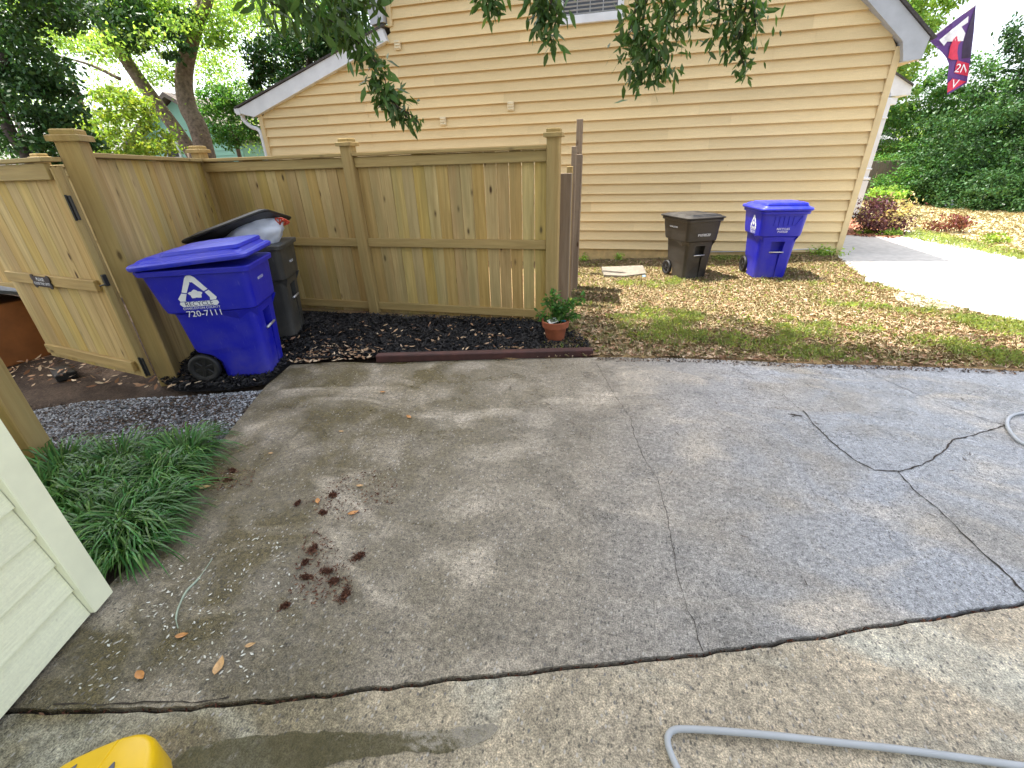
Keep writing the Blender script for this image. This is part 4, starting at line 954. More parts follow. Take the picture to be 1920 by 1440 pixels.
# ================================================================== SMALL THINGS
# timber edging along the mulch
a, b = G(706, 681), G(1112, 668); c = (a+b)/2; ang = math.atan2(b.y-a.y, b.x-a.x)
mb = MB(); mb.cbox((0, .04, .035), ((b-a).length, .085, .075), .008); o = mb.build('landscape_timber', M['timber']); o.location = (c.x, c.y, 0); o.rotation_euler = (0, R(.3), ang); tag(o, 'dark red-brown landscape timber edging the black mulch', 'edging timber')
# flower pot
pp = G(1038, 646); pot = empty('potted_plant', (pp.x, pp.y+.10, .03), R(10), 'small leafy plant in a terracotta pot at the end of the black mulch', 'potted plant')
def lathe(prof, n=36): 
    mb = MB(); mb.loft([[(r_*math.cos(2*math.pi*j/n), r_*math.sin(2*math.pi*j/n), z_) for j in range(n)] for r_, z_ in prof], cap=False); mb.f.append(tuple(range(n))); mb.m.append(0); return mb
po = lathe([(.092, 0), (.095, .004), (.118, .135), (.122, .140), (.138, .142), (.147, .205), (.144, .210), (.134, .210), (.126, .165)]).build('pot', M['terra'], pot, smooth=True)
try: po.data.set_sharp_from_angle(angle=R(35))
except Exception: pass
mb = MB(); mb.loft([[(.128*math.cos(2*math.pi*j/24), .128*math.sin(2*math.pi*j/24), .17) for j in range(24)], [(.05*math.cos(2*math.pi*j/24), .05*math.sin(2*math.pi*j/24), .185) for j in range(24)]]); mb.build('soil', M['soil'], pot)
mb = MB(); mb.cbox((-.03, -.055, .215), (.10, .065, .004), .001, Matrix.Rotation(R(28), 3, 'X') @ Matrix.Rotation(R(25), 3, 'Z')); tg = mb.build('plant_tag', plain('tag_white', (.7, .7, .66), .5), pot)
mb = MB(); mb.cbox((-.03, -.057, .2175), (.055, .045, .002), .0005, Matrix.Rotation(R(28), 3, 'X') @ Matrix.Rotation(R(25), 3, 'Z')); mb.build('tag_picture', plain('tag_pic', (.16, .17, .12), .5, var=.6, scale=60), tg)
mb = MB(); mb.cbox((.06, -.03, .212), (.10, .03, .005), .001, Matrix.Rotation(R(-28), 3, 'Z')); mb.build('plant_tag', plain('tag_teal', (.02, .18, .24), .4), pot)
stem = MB(); LP = []
for (dx, dy, dz) in ((-.10, .02, .42), (-.02, .03, .50), (.16, .0, .40), (.26, .02, .42), (-.16, .0, .26), (.10, -.02, .30), (.22, -.02, .28), (.04, .0, .36)):
    pth = smooth_path([(0, 0, .17), (dx*.4, dy*.5, .17+(dz-.17)*.6), (dx, dy, dz)], 8); stem.tube(pth, [.004]*len(pth), 5)
    for t in range(4, len(pth)): 
        for q in range(7): LP.append(np.array(pth[t])+rng.normal(0, .018, 3))
stem.build('stem', M['darkbark'], pot)
quads_mesh('foliage', leaf_polys(np.array(LP), .055, .38, droop=.1), M['midleaf'], pot, 6)

# orange box with grey shingled lid (dog house) at the far left
dg = empty('dog_house', (-6.9, 2.85, 0), R(-8), 'low orange painted dog house with grey shingled roof left of the open gate', 'dog house')
mb = MB(); mb.cbox((0, 0, .26), (1.5, .8, .62), .01); mb.build('wall', M['orange'], dg)
mb = MB(); mb.slab([(-.85, -.52, .585), (.82, -.52, .555), (.86, .0, .74), (-.85, .0, .79)], (0, 0, .035)); mb.slab([(-.85, .01, .79), (.86, .01, .74), (.82, .52, .555), (-.85, .52, .585)], (0, 0, .035)); mb.build('roof', plain('grey_shingle', (.085, .095, .105), .9, var=.3, scale=25, bump=.003), dg)
p = G(120, 698); mb = MB(); mb.cbox((0, 0, .025), (.30, .16, .07), .008); o = mb.build('gate_stop', M['blackmetal']); o.location = (p.x, p.y, -.03); o.rotation_euler = (0, 0, R(-25)); tag(o, 'dark block lying on the ground under the open gate', 'block')

# near house corner with pale green lap siding
nh = empty('near_house', (-2.27, .80, 0), 0, 'pale green lap-sided house corner at the left edge', 'house')
A_ = G(178, 1112, .03); B_ = G(0, 1312, .03); dirn = (Vector((B_.x, B_.y, 0))-Vector((A_.x, A_.y, 0))).normalized()
nh.location = (A_.x, A_.y, 0); nh.rotation_euler = (0, 0, math.atan2(dirn.y, dirn.x))    # local +x runs along the wall towards the camera side
mb = MB(); z = .02; kk = 0
while z < 5.4:
    for (x0, x1) in ((.10, 3.7), (3.7, 7.3)):
        o_ = 0 if x0 < 1 else .002
        n = 8; U = []; Bq = []; T = []
        for j in range(n+1):
            x_ = x0+(x1-x0)*j/n; wv = .002*noise.noise(Vector((x_, z*4, 2)))
            U.append((x_, .03, z+.003)); Bq.append((x_, .052+wv+o_, z)); T.append((x_, .036, z+.155))
        nn = n+1; mb.add(U+Bq+T, [(q, q+1, nn+q+1, nn+q) for q in range(n)]+[(nn+q, nn+q+1, 2*nn+q+1, 2*nn+q) for q in range(n)])
    z += .150
mb.build('wall', M['lapgreen'], nh)
mb = MB(); mb.box((3.7, -2.0, 2.72), (7.3, 4.05, 5.4)); mb.build('wall_core', M['greentrim'], nh)
mb = MB(); mb.cbox((.045, .03, 2.72), (.105, .085, 5.4), .004); mb.cbox((-.012, -.04, 2.72), (.024, .14, 5.4), .004); mb.build('corner_board', M['greentrim'], nh)
mb = MB(); mb.slab([(-.4, .45, 5.35), (7.7, .45, 5.35), (7.7, -2.2, 7.0), (-.4, -2.2, 7.0)], (0, 0, .06)); mb.slab([(-.4, -2.25, 7.0), (7.7, -2.25, 7.0), (7.7, -4.6, 5.35), (-.4, -4.6, 5.35)], (0, 0, .06)); mb.build('roof', M['shingle'], nh)

# yellow case in the bottom left corner: rounded slanting shell
yc = G(170, 1462, .16); ys_ = empty('yellow_case', (yc.x, yc.y, 0), R(40), 'bright yellow rounded plastic machine housing with grey labels at the bottom edge', 'machine housing')
def blob(nx_, z_, s_): 
    out = []
    for j in range(28):
        t = 2*math.pi*j/28; ex = .62; cx_ = math.copysign(abs(math.cos(t))**ex, math.cos(t)); sy_ = math.copysign(abs(math.sin(t))**.8, math.sin(t))
        out.append((cx_*.155*s_, sy_*.115*s_-.02, z_))
    return out
mb = MB(); mb.loft([blob(0, .0, .93), blob(0, .03, 1.0), blob(0, .13, 1.0), blob(0, .152, .975), blob(0, .162, .93), blob(0, .166, .86)])
sh = mb.build('shell', M['yellowp'], ys_, smooth=True)
try: sh.data.set_sharp_from_angle(angle=R(40))
except Exception: pass
mb = MB(); mb.slab([(-.120, .035, .1665), (-.045, .06, .1665), (-.055, -.02, .1665), (-.125, -.03, .1665)], (0, 0, .002)); mb.build('label_plate', M['greyp'], ys_)
mb = MB(); mb.slab([(.035, -.005, .1665), (.055, .015, .1665), (.062, -.03, .1665), (.04, -.05, .1665)], (0, 0, .006)); mb.build('switch', M['greyp'], ys_)
mb = MB(); mb.tube([(.045, .082, .166), (-.03, -.06, .166)], .003, 6); mb.build('seam', M['yellowp'], ys_)

# grey garden hose: a loop at the bottom right, joined off-frame to the loop at the right edge
hz = .012
hp = [G(*p, hz) for p in ((1300, 1500), (1270, 1440), (1255, 1405), (1252, 1382), (1263, 1369), (1290, 1367), (1360, 1371), (1460, 1380), (1560, 1391), (1680, 1404), (1800, 1420), (1900, 1434), (2000, 1446), (2120, 1450), (2260, 1420), (2320, 1280), (2260, 1080), (2120, 900))]
hp += [G(1985, 850, hz), G(1920, 832, hz), G(1896, 812, hz), G(1888, 793, hz), G(1897, 779, hz), G(1925, 774, hz), G(1990, 775, hz), Vector((3.2, 2.9, hz))]
pth = smooth_path(hp, 8); mb = MB(); mb.tube(pth, .0105, 10)
hs_ = mb.build('garden_hose', M['hose'], smooth=True); tag(hs_, 'pale grey garden hose looping over the concrete at the right', 'hose')

# liriope clumps along the left edge of the driveway
def liriope(px, py, r, n, label):
    c = G(px, py); V = []
    n0 = n; a = rng.uniform(0, 2*np.pi, n0); rb = r*.35*rng.uniform(0, 1, n0)**.5
    L = rng.uniform(.22, .46, n0)*(r/.28)
    base = np.stack([np.cos(a)*rb, np.sin(a)*rb, np.zeros(n0)], 1); a2 = a+rng.normal(0, .5, n0)
    d = np.stack([np.cos(a2), np.sin(a2), np.zeros(n0)], 1); s = np.stack([-np.sin(a2), np.cos(a2), np.zeros(n0)], 1)
    out = rng.uniform(.45, .95, n0)[:, None]; Lc = L[:, None]; w_ = .008
    pr = []
    for t, ww in ((0, .8), (.3, 1), (.6, 1), (.85, .7), (1, .05)):
        h_ = Lc*(t*(1.25-.25*out) - t*t*(.55+.45*out)); pr.append((base+d*Lc*out*t*1.0+np.array([0, 0, 1])*np.maximum(h_, .004)*1.15, ww*w_/2))
    verts = []
    for p_, ww in pr: verts += [p_-s*ww, p_+s*ww]
    A = np.stack(verts, 1)   # n,10,3
    me = bpy.data.meshes.new('grass_clump'); co = A.reshape(-1, 3); me.vertices.add(len(co)); me.vertices.foreach_set('co', co.reshape(-1).astype('f4'))
    q = np.array([[0, 1, 3, 2], [2, 3, 5, 4], [4, 5, 7, 6], [6, 7, 9, 8]]); idx = (np.arange(n0)[:, None, None]*10+q[None]).reshape(-1)
    me.loops.add(len(idx)); me.loops.foreach_set('vertex_index', idx.astype('i4')); nf_ = len(idx)//4
    me.polygons.add(nf_); me.polygons.foreach_set('loop_start', np.arange(0, nf_*4, 4, dtype='i4')); me.polygons.foreach_set('loop_total', np.full(nf_, 4, dtype='i4')); me.update(calc_edges=True)
    o = link('grass_clump', me, M['liriope'], smooth=True); o.location = (c.x, c.y, -.02); tag(o, label, 'grass clump', 'strappy grass clumps bordering the driveway')
for a in ((345, 862, .26, 420, 'strappy green grass clump at the far tip of the border, beside the gravel'), (225, 878, .27, 380, 'dark grass clump in front of the gravel, middle of the back row'),
          (120, 890, .27, 380, 'dark grass clump at the foot of the left fence post'), (290, 915, .27, 420, 'strappy green clump between the tip clump and the middle of the border'),
          (180, 945, .28, 420, 'dark green grass clump in the middle of the border'), (95, 950, .27, 300, 'shaded grass clump against the pale green house corner, back row'),
          (275, 975, .27, 420, 'strappy green clump leaning over the concrete halfway down the border'), (205, 1005, .28, 420, 'lighter green clump with some yellow blades beside the house corner board'),
          (248, 1030, .22, 380, 'strappy green clump nearest the bottom of the border')):
    liriope(*a)

# ================================================================== TREES AND SHRUBS
def tree(name, label, base, trunks, crowns, n, size, leaf, bark='bark', clumps=60, cat='tree', spread=.2, droop=.2, wid=.5, group=None, shell=.35):
    r = empty(name, base, 0, label, cat, group); bv = Vector(base)
    for i, (pts, rad) in enumerate(trunks):
        P_ = smooth_path(pts, 5); n_ = len(P_)
        rads = [rad[0]+(rad[1]-rad[0])*j/(n_-1) for j in range(n_)]
        mb = MB(); mb.tube([p_-bv for p_ in P_], rads, 12); mb.build('trunk' if i == 0 else 'limb', M[bark], r, smooth=True)
    ell = [(c[0]-bv.x, c[1]-bv.y, c[2]-bv.z, c[3], c[4], c[5]) for c in crowns]
    foliage('crown', ell, n, size, M[leaf], r, clumps, spread, droop, wid, shell)
    return r
def yv(px, py, Y): return YP(px, py, Y)
def el(px, py, Y, rx, ry, rz): p = YP(px, py, Y); return (p.x, p.y, p.z, rx, ry, rz)
# forked big tree behind the fence
TB = YP(372, 300, 12.0); TB.z = -.3
tree('forked_tree', 'large forked tree with furrowed brown trunks behind the fence', (TB.x, TB.y, -.3),
     [([Vector((TB.x+.1, 12, -.3)), yv(378, 260, 12), yv(352, 200, 12), yv(345, 140, 12.1), yv(362, 60, 12.2), yv(385, 0, 12.3), yv(400, -90, 12.5)], (.27, .15)),
      ([yv(368, 300, 12), yv(335, 250, 11.9), yv(295, 195, 11.8), yv(255, 140, 11.7), yv(215, 80, 11.5), yv(175, 20, 11.4), yv(120, -60, 11.2)], (.19, .13)),
      ([yv(365, 40, 12.2), yv(385, 10, 12.2), yv(400, -40, 12.3)], (.13, .08)),
      ([yv(225, 148, 11.7), yv(170, 122, 11.6), yv(110, 105, 11.6)], (.05, .02))],
     [el(290, 60, 11.2, 2.2, 1.4, 1.2), el(380, -40, 12.5, 3.4, 1.8, 1.2), el(160, 10, 11.2, 2.4, 1.6, 1.0), el(230, 40, 10.8, 1.1, .7, .6)], 12000, .13, 'brightleaf', clumps=110, spread=.15)
foliage('low_foliage', [tuple(np.array(e_)-np.array([TB.x, TB.y, -.3, 0, 0, 0])) for e_ in (el(270, 45, 10.9, 1.3, .7, .5), el(210, 0, 10.9, 1.0, .6, .5), el(330, 90, 10.9, .5, .4, .25))], 3600, .12, M['darkleaf'], [o_ for o_ in COL.objects if o_.name == 'forked_tree'][0], 50, .2)
tree('evergreen_tree', 'dense dark evergreen tree overhanging the open gate at the left', (-9.5, 6.6, -.3),
     [([Vector((-9.5, 6.6, -.3)), yv(20, 250, 6.6), yv(10, 100, 6.7)], (.14, .06))],
     [el(60, 230, 6.6, .95, .8, .75), el(20, 110, 6.8, 1.15, .8, .8), el(125, 265, 6.5, .35, .4, .3), el(60, -30, 6.8, 1.3, .9, .5)], 15000, .085, 'darkleaf', 'darkbark', clumps=120, spread=.16, wid=.55, shell=.1)
tree('lime_shrub', 'bright yellow-green leafy shrub above the side fence', (-9.9, 9.0, -.3),
     [([Vector((-9.9, 9, -.3)), Vector((-9.8, 9, 2.2))], (.07, .04))],
     [el(230, 245, 9.0, 1.1, .8, .75), el(215, 200, 9.1, .7, .6, .45), el(265, 275, 8.9, .7, .6, .35)], 7000, .085, 'limeleaf', clumps=60, spread=.2)
for i, (px, py, Y, sx_, sz_, mt, lab, n_) in enumerate(((120, 120, 17, 4.5, 3.2, 'brightleaf', 'tall pale green tree seen through gaps behind the evergreen', 8000), (470, 110, 16, 2.9, 3.0, 'brightleaf', 'light green airy tree standing between the forked tree and the roof', 9500), (430, 235, 14.5, 1.3, .8, 'midleaf', 'low mid-green bush by the gutter of the lean-to', 4500), (600, 60, 19, 3.2, 2.6, 'brightleaf', 'sunlit green tree behind the lean-to roof', 6000), (20, 210, 13, 2.4, 2.0, 'midleaf', 'mid-green tree at the far left edge beyond the fence', 6000))):
    c = YP(px, py, Y)
    tree('background_tree' if i != 2 else 'background_shrub', lab, (c.x, Y, -.3), [([Vector((c.x, Y, -.3)), Vector((c.x+.1, Y, c.z))], (.2 if i != 2 else .06, .07))], [(c.x, Y, c.z, sx_, sx_*.5, sz_), (c.x+sx_*.3, Y, c.z+sz_*.9, sx_*.9, sx_*.5, sz_*.7)], n_, .14, mt, clumps=90, spread=.13, cat='tree' if i != 2 else 'shrub')
tree('magnolia_tree', 'glossy dark green magnolia tree rising behind the lean-to roof', (-9.6, 12.8, -.3),
     [([Vector((-9.2, 12.8, -.3)), Vector((-9.1, 12.8, 3.5)), yv(590, 60, 12.8)], (.14, .06))],
     [el(585, 125, 12.8, 1.6, 1.1, 1.05), el(520, 165, 12.8, .8, .6, .6), el(655, 60, 12.8, 1.3, .9, 1.0)], 9000, .17, 'magleaf', 'darkbark', clumps=80, spread=.17, wid=.42, droop=.1)
# right side
for (nm, lab, px, py, Y, rx, rz, mt, n_, size, cat) in (
    ('background_tree', 'tall green tree rising behind the roof corner', 1690, 40, 24, 1.7, 3.2, 'brightleaf', 8500, .2, 'tree'),
    ('crape_myrtle', 'olive-green rounded small tree behind the porch column', 1748, 215, 25, 2.6, 1.9, 'midleaf', 11000, .16, 'tree'),
    ('background_tree', 'light green hazy tree between the flag and the dark tree', 1800, 265, 30, 4.0, 1.5, 'brightleaf', 8000, .2, 'tree'),
    ('background_tree', 'dark green tree filling the right edge of the picture', 1925, 190, 22, 1.7, 3.2, 'darkleaf', 11000, .17, 'tree'),
    ('background_tree', 'deep green low-hanging tree over the dark end of the hedge', 1900, 270, 20, 3.0, 1.7, 'darkleaf', 13000, .15, 'tree'),
    ('background_tree', 'broad pale green tree just left of the dark hedge end, above the shrubs', 1800, 300, 25, 3.0, 1.4, 'brightleaf', 9000, .16, 'tree')):
    c = YP(px, py, Y)
    tree(nm, lab, (c.x, Y, 0), [([Vector((c.x, Y, 0)), Vector((c.x+.2, Y, max(1.0, c.z)))], (.16, .08))], [(c.x, Y, c.z, rx, rx*.6, rz), (c.x-rx*.3, Y, c.z-rz*.4, rx*.7, rx*.5, rz*.6), (c.x+rx*.35, Y, c.z+rz*.35, rx*.7, rx*.5, rz*.6)], n_, size, mt, 'darkbark', clumps=150, spread=.095, shell=.3, cat=cat)
for i, (px, py, Y, rx, rz, mt, lab) in enumerate(((1725, 350, 20.5, 1.5, .75, 'midleaf', 'yellowish green rounded shrub nearest the grey fence'), (1775, 345, 20, 1.5, .8, 'midleaf', 'mid-green bush in the shrub row, second from the grey fence'), (1825, 355, 19.2, 1.5, .8, 'darkleaf', 'green bush in the middle of the shrub row along the dry lawn'), (1870, 365, 18.3, 1.4, .8, 'darkleaf', 'dark green bush in the shrub row next to the right edge'), (1920, 370, 17.5, 1.5, .9, 'darkleaf', 'darkest bush ending the shrub row at the right edge'), (1765, 300, 22.5, 2.2, .9, 'midleaf', 'fresh green mound of foliage above the shrub row'), (1850, 300, 21.5, 2.4, 1.0, 'magleaf', 'tall dark green bush behind the shrub row'), (1660, 365, 20.0, .55, .3, 'brightleaf', 'small bright green plant at the foot of the grey fence'))):
    c = YP(px, py, Y)
    tree('shrub', lab, (c.x, Y, 0), [([Vector((c.x, Y, 0)), Vector((c.x, Y, max(.3, c.z)))], (.05, .02))], [(c.x, Y, c.z, rx, rx*.7, rz), (c.x+rx*.4, Y-.3, max(.4, c.z-rz*.5), rx*.8, rx*.6, rz*.6)], 6500 if rx > 1 else 1500, .12, mt, 'darkbark', clumps=60, spread=.12, shell=.45, cat='shrub')
Q = scatter_in([(p_.x, p_.y) for p_ in (G(1690, 378), G(1760, 386), G(1920, 398), G(1920, 392), G(1700, 372))], 5000); tag(quads_mesh('hedge_undergrowth', blades(Q, gz(Q[:, 0], Q[:, 1]), .22, .03, .8), M['brightleaf'], None, 5), kind='stuff')
# purple loropetalum, small red shrub, yellow tuft
for (nm, lab, px, py, z_, rx, rz, mt, n_, size, mix_) in (('purple_shrub', 'purple leaved shrub with cream new growth by the corner of the yellow house', 1645, 440, 0, .50, .42, 'purpleleaf', 2600, .065, 'creamleaf'), ('red_shrub', 'small red leaved shrub on the dry lawn', 1768, 438, 0, .34, .22, 'redleaf', 900, .06, None), ('yellow_tuft', 'little yellow-green tuft on the lawn edge by the far walk', 1862, 458, 0, .22, .10, 'limeleaf', 260, .07, None), ('green_tuft', 'low bright green tuft below the purple shrub', 1668, 444, 0, .18, .09, 'brightleaf', 260, .07, None), ('green_tuft', 'tiny yellow-green tuft in the red mulch, by the house corner', 1622, 441, 0, .14, .06, 'limeleaf', 160, .06, None)):
    c = G(px, py); r = tree(nm, lab, (c.x, c.y, 0), [([Vector((c.x, c.y, 0)), Vector((c.x, c.y, rz))], (.02, .01)), ([Vector((c.x, c.y, 0)), Vector((c.x+rx*.5, c.y, rz*1.1))], (.012, .006)), ([Vector((c.x, c.y, 0)), Vector((c.x-rx*.5, c.y, rz*1.1))], (.012, .006))], [(c.x, c.y, rz*.95, rx, rx*.8, rz)], n_, size, mt, 'darkbark', clumps=30, spread=.22, cat='shrub' if 'tuft' not in nm else 'plant', droop=-.3)
    if mix_: foliage('foliage', [(0, 0, rz*1.15, rx*1.1, rx*.8, rz*.95)], 700, size, M[mix_], r, 22, .2, -.4, .5, .6)
# weeds at the wall foot
for (px, py, lab) in ((1095, 488, 'small bright green weed at the wall foot beside the old fence boards'), (1160, 487, 'small yellow-green weed at the wall foot left of the black bin'), (1545, 480, 'spreading green weed at the base of the house corner board')):
    c = YP(px, py, W-.15); c.z = float(gz(c.x, c.y)); foc = rng.normal(size=(90 if px < 1500 else 260, 3))*np.array([.05 if px < 1500 else .14, .04, .045])+np.array([0, 0, .07]); foc[:, 2] = np.abs(foc[:, 2])
    o = quads_mesh('weed', leaf_polys(foc, .05, .5), M['brightleaf'], None, 6); o.location = c; tag(o, lab, 'weed')
c = G(1776, 392); bm = bmesh.new(); bmesh.ops.create_icosphere(bm, subdivisions=3, radius=.13)
for v in bm.verts: v.co *= 1+.35*noise.noise(v.co*14)
for v in bm.verts: v.co.z = max(v.co.z, -.10)
me = bpy.data.meshes.new('yard_ball'); bm.to_mesh(me); bm.free()
o = link('yard_toy', me, plain('blue_white', (.35, .38, .65), .5, var=.9, scale=12)); o.location = (c.x, c.y, .12); tag(o, 'small blue and white object lying on the far dry lawn', 'toy')

# ------- houses and fences far behind
mh = empty('mint_house', (-17.5, 17, -.3), 0, 'mint green lap-sided house with brown roof seen through the trees', 'house')
mb = MB(); z = 0
a = YP(262, 300, 17).x+17.5; b_ = YP(460, 300, 17).x+17.5
while z < 3.2:
    mb.add([(a, -.02, z), (b_, -.02, z), (b_, 0, z+.2), (a, 0, z+.2)], [(0, 1, 2, 3)]); z += .19
mb.slab([(a, .01, 0), (b_, .01, 0), (b_, .01, 3.2), ((a+b_)/2, .01, 4.7), (a, .01, 3.2)], (0, 5, 0)); mb.build('wall', M['mint'], mh)
mb = MB(); mb.slab([(a-.3, -.3, 3.1), ((a+b_)/2, -.3, 4.8), (b_+.3, -.3, 3.1), (b_+.3, -.3, 3.25), ((a+b_)/2, -.3, 4.97), (a-.3, -.3, 3.25)], (0, 5.6, 0)); mb.build('roof', M['mintpaint'], mh)
wp = YP(322, 272, 17); mb = MB(); mb.cbox((wp.x+17.5, -.04, wp.z+.3), (.8, .08, 1.1), .01); wq = mb.build('window', M['white'], mh); mb = MB(); mb.box((wp.x+17.5, -.085, wp.z+.3), (.6, .01, .9)); mb.build('pane', M['glass'], wq)
bh = empty('blue_house', (9.5, 26, 0), 0, 'slate blue sided house behind the porch column', 'house')
mb = MB(); x0_, x1_ = YP(1585, 300, 26).x-9.5, YP(1672, 220, 26).x-9.5; z = 0
while z < 5.0: mb.add([(x0_, -.02, z), (x1_, -.02, z), (x1_, 0, z+.2), (x0_, 0, z+.2)], [(0, 1, 2, 3)]); z += .19
mb.slab([(x0_, .01, 0), (x1_, .01, 0), (x1_, .01, 5), (x0_, .01, 5)], (0, 7, 0)); mb.build('wall', M['bluesid'], bh)
zr = YP(1655, 268, 26).z; mb = MB(); mb.slab([(x0_, -.9, zr), (x1_+.2, -.9, zr), (x1_-.1, -.05, zr+.5), (x0_, -.05, zr+.5)], (0, 0, .08)); mb.build('roof', M['fascia'], bh)
mb = MB(); mb.cbox(((x0_+x1_)/2, -.94, zr-.05), (x1_-x0_+.3, .10, .12), .01); mb.tube(smooth_path([(x1_-.2, -.9, zr-.1), (x1_-.45, -.3, zr-.5), (x1_-.5, -.1, zr-1.0), (x1_-.5, -.1, .1)], 5), .05, 8); mb.build('gutter', M['white'], bh)
mb = MB(); mb.slab([(x0_-.3, -.3, 4.9), (x1_+.3, -.3, 4.9), (x1_+.3, 3.5, 7.2), (x0_-.3, 3.5, 7.2)], (0, 0, .1)); mb.build('roof', M['mintpaint'], bh)
gf = empty('grey_fence', (7.5, 21.5, 0), 0, 'weathered grey board fence behind the shrubs at right', 'fence')
fx0, fx1 = YP(1560, 350, 21.5).x-7.5, YP(1760, 350, 21.5).x-7.5; ft = YP(1640, 302, 21.5).z; mb = MB(); n = int((fx1-fx0)/.14)
for i in range(n): mb.cbox((fx0+(i+.5)*.14, .01*(i % 2), ft/2), (.132, .02, ft), .003)
mb.build('board_panel', M['oldfence'], gf)
mb = MB()
for z in (.3, ft-.3): mb.cbox(((fx0+fx1)/2, .05, z), (fx1-fx0, .04, .09), .004)
mb.build('rail', M['oldfence'], gf)

# ------- the live oak whose limbs hang into the picture and shade the driveway
oak = empty('overhanging_oak', (4.6, -3.2, 0), 0, 'live oak whose leafy twigs hang down into the top of the picture', 'tree')
ob_ = Vector((4.6, -3.2, 0))
mb = MB(); tp = smooth_path([(0, 0, -.2), (-.1, .2, 2.2), (-.5, .7, 4.0), (-1.2, 1.4, 5.4)], 6); mb.tube(tp, [.42-.2*j/(len(tp)-1) for j in range(len(tp))], 14); mb.build('trunk', M['bark'], oak, smooth=True)
def limb(pts, r0, r1):
    P_ = smooth_path([Vector(p_)-ob_ for p_ in pts], 6); mb = MB(); mb.tube(P_, [r0+(r1-r0)*j/(len(P_)-1) for j in range(len(P_))], 8); mb.build('limb', M['bark'], oak, smooth=True)
limb([(3.4, -1.8, 5.4), (1.8, .4, 5.2), (.2, 2.2, 4.6), (-.6, 3.2, 3.9), (-.9, 3.6, 3.2)], .2, .03)
limb([(3.4, -1.8, 5.4), (2.4, .8, 5.2), (1.5, 2.6, 4.4), (.9, 3.6, 3.6), (.6, 3.9, 3.1)], .18, .03)
limb([(3.4, -1.8, 5.4), (-.5, .2, 5.8), (-3.6, 2.0, 5.0), (-3.4, 3.3, 3.9), (-2.3, 3.5, 3.3)], .2, .03)
# unseen high crown, raised and placed in the sun's path to shade the driveway
CX, CY = -5.9, 1.6
cr = [(CX+x_, CY+y_, 15.5+q_, rx_, ry_, 1.3) for x_, y_, q_, rx_, ry_ in ((-2.5, .5, 0, 4.2, 3.2), (1.8, 1.4, .5, 3.4, 3.0), (-6.0, 1.2, .3, 2.8, 2.8), (-1.0, 4.0, .2, 3.6, 1.9), (3.4, -2.0, 0, 3.0, 2.6), (4.0, 3.2, .4, 3.0, 2.0), (-5, 4, .2, 2.6, 1.8))]
foliage('crown', [(c[0]-ob_.x, c[1]-ob_.y, c[2], c[3], c[4], c[5]) for c in cr], 36000, .20, M['oak'], oak, 420, .19, .1, .55, .05)
shade_pts = np.stack([rng.uniform(-4.6, 6.4, 46000)+CX, rng.uniform(-4.5, 4.6, 46000)+CY, rng.uniform(14.8, 17, 46000)], 1)-np.array(ob_)  # even layer of unseen leaves, added to plug sun gaps over the driveway
quads_mesh('foliage', leaf_polys(shade_pts, .20, .55), M['oak'], oak, 6)
limb([(3.4, -1.8, 5.4), (1.0, -1.2, 9.0), (-2.4, .2, 12.5), (-5.4, 1.8, 15.4)], .26, .06)
limb([(2.0, -1.5, 8.0), (.5, .5, 11.0), (-2.0, 3.5, 14.5), (-2.4, 5, 15.6)], .16, .05)
limb([(-2.4, .2, 12.5), (-6, -.5, 14.2), (-10, 1.0, 15.6)], .14, .05)
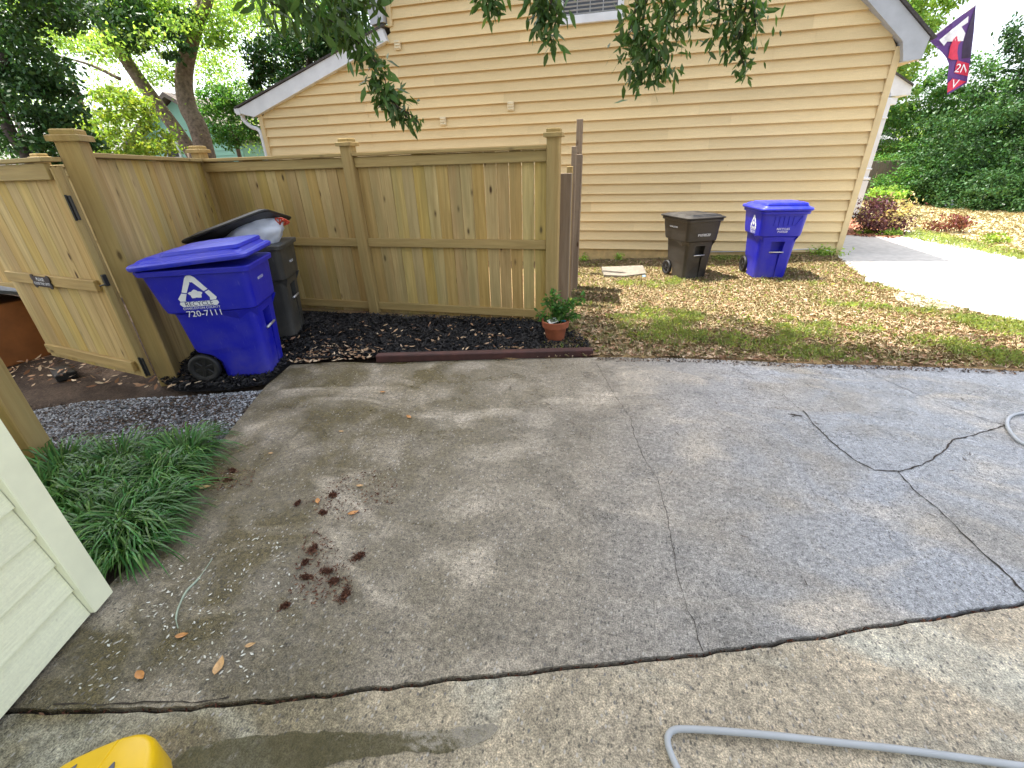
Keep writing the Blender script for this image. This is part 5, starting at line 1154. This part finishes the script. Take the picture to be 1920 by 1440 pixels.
def spray(strands, Y, leaf, mat, dens, rad, name='foliage'):
    P_ = []; mb = MB()
    for st in strands:
        pts = [YP(p_[0], p_[1], Y+p_[2] if len(p_) > 2 else Y) for p_ in st]; sp_ = smooth_path(pts, 8)
        mb.tube([q-ob_ for q in sp_], [.008-.006*j/(len(sp_)-1) for j in range(len(sp_))], 5)
        for q in sp_:
            for _ in range(dens): P_.append(np.array(q-ob_)+rng.normal(0, rad, 3)*np.array([1, .8, .9]))
    b_ = mb.build('twig', M['darkbark'], oak)
    V = leaf_polys(np.array(P_), leaf, .30, droop=1.1); quads_mesh(name, V, mat, oak, 6)
spray([[(560, -60), (600, 20), (650, 60), (690, 105)], [(650, 60), (700, 110), (722, 150), (722, 190)], [(700, 150), (735, 190), (762, 210)]], 3.6, .10, M['twigleaf'], 6, .05)
spray([[(735, 195), (765, 212), (785, 228)], [(740, 200), (770, 225), (782, 232)]], 3.6, .06, M['twigleaf'], 1, .02)
spray([[(470, -60), (500, -5), (530, 20)], [(560, -60), (570, 10), (600, 40)], [(620, -80), (640, -10), (640, 40)], [(680, -80), (690, -20), (680, 20)]], 3.4, .115, M['twigleaf'], 6, .07)
spray([[(890, -50), (905, -5), (915, 10)], [(930, -50), (930, -5), (918, 22)]], 3.6, .08, M['twigleaf'], 4, .035)
spray([[(1040, -60), (1035, -5), (1025, 30), (1015, 50)], [(1050, -50), (1045, 0), (1040, 50), (1037, 90)], [(1000, -50), (1010, 0), (1022, 20)], [(1000, -40), (1008, 0), (1012, 20)]], 3.4, .085, M['twigleaf'], 3, .03)
spray([[(1195, -60), (1195, 0), (1185, 40), (1172, 80)], [(1215, -60), (1210, 0), (1205, 60), (1200, 110), (1204, 160)], [(1205, 60), (1225, 85), (1240, 110), (1255, 128)], [(1205, 90), (1190, 110), (1196, 140)]], 3.5, .075, M['twigleaf'], 5, .05)
spray([[(1250, -60), (1260, -10), (1265, 25), (1262, 55)], [(1300, -60), (1300, -10), (1300, 30), (1280, 45)], [(1350, -60), (1345, -10), (1350, 30), (1340, 50)], [(1400, -60), (1400, -10), (1395, 25), (1375, 45)], [(1380, 20), (1385, 60), (1372, 88)], [(1410, 0), (1415, 30), (1418, 60)], [(1230, -60), (1240, 0), (1245, 20)]], 3.6, .075, M['twigleaf'], 4, .06)
spray([[(1388, 60), (1385, 90), (1392, 112), (1396, 128)]], 3.6, .065, M['twigleaf'], 3, .03)
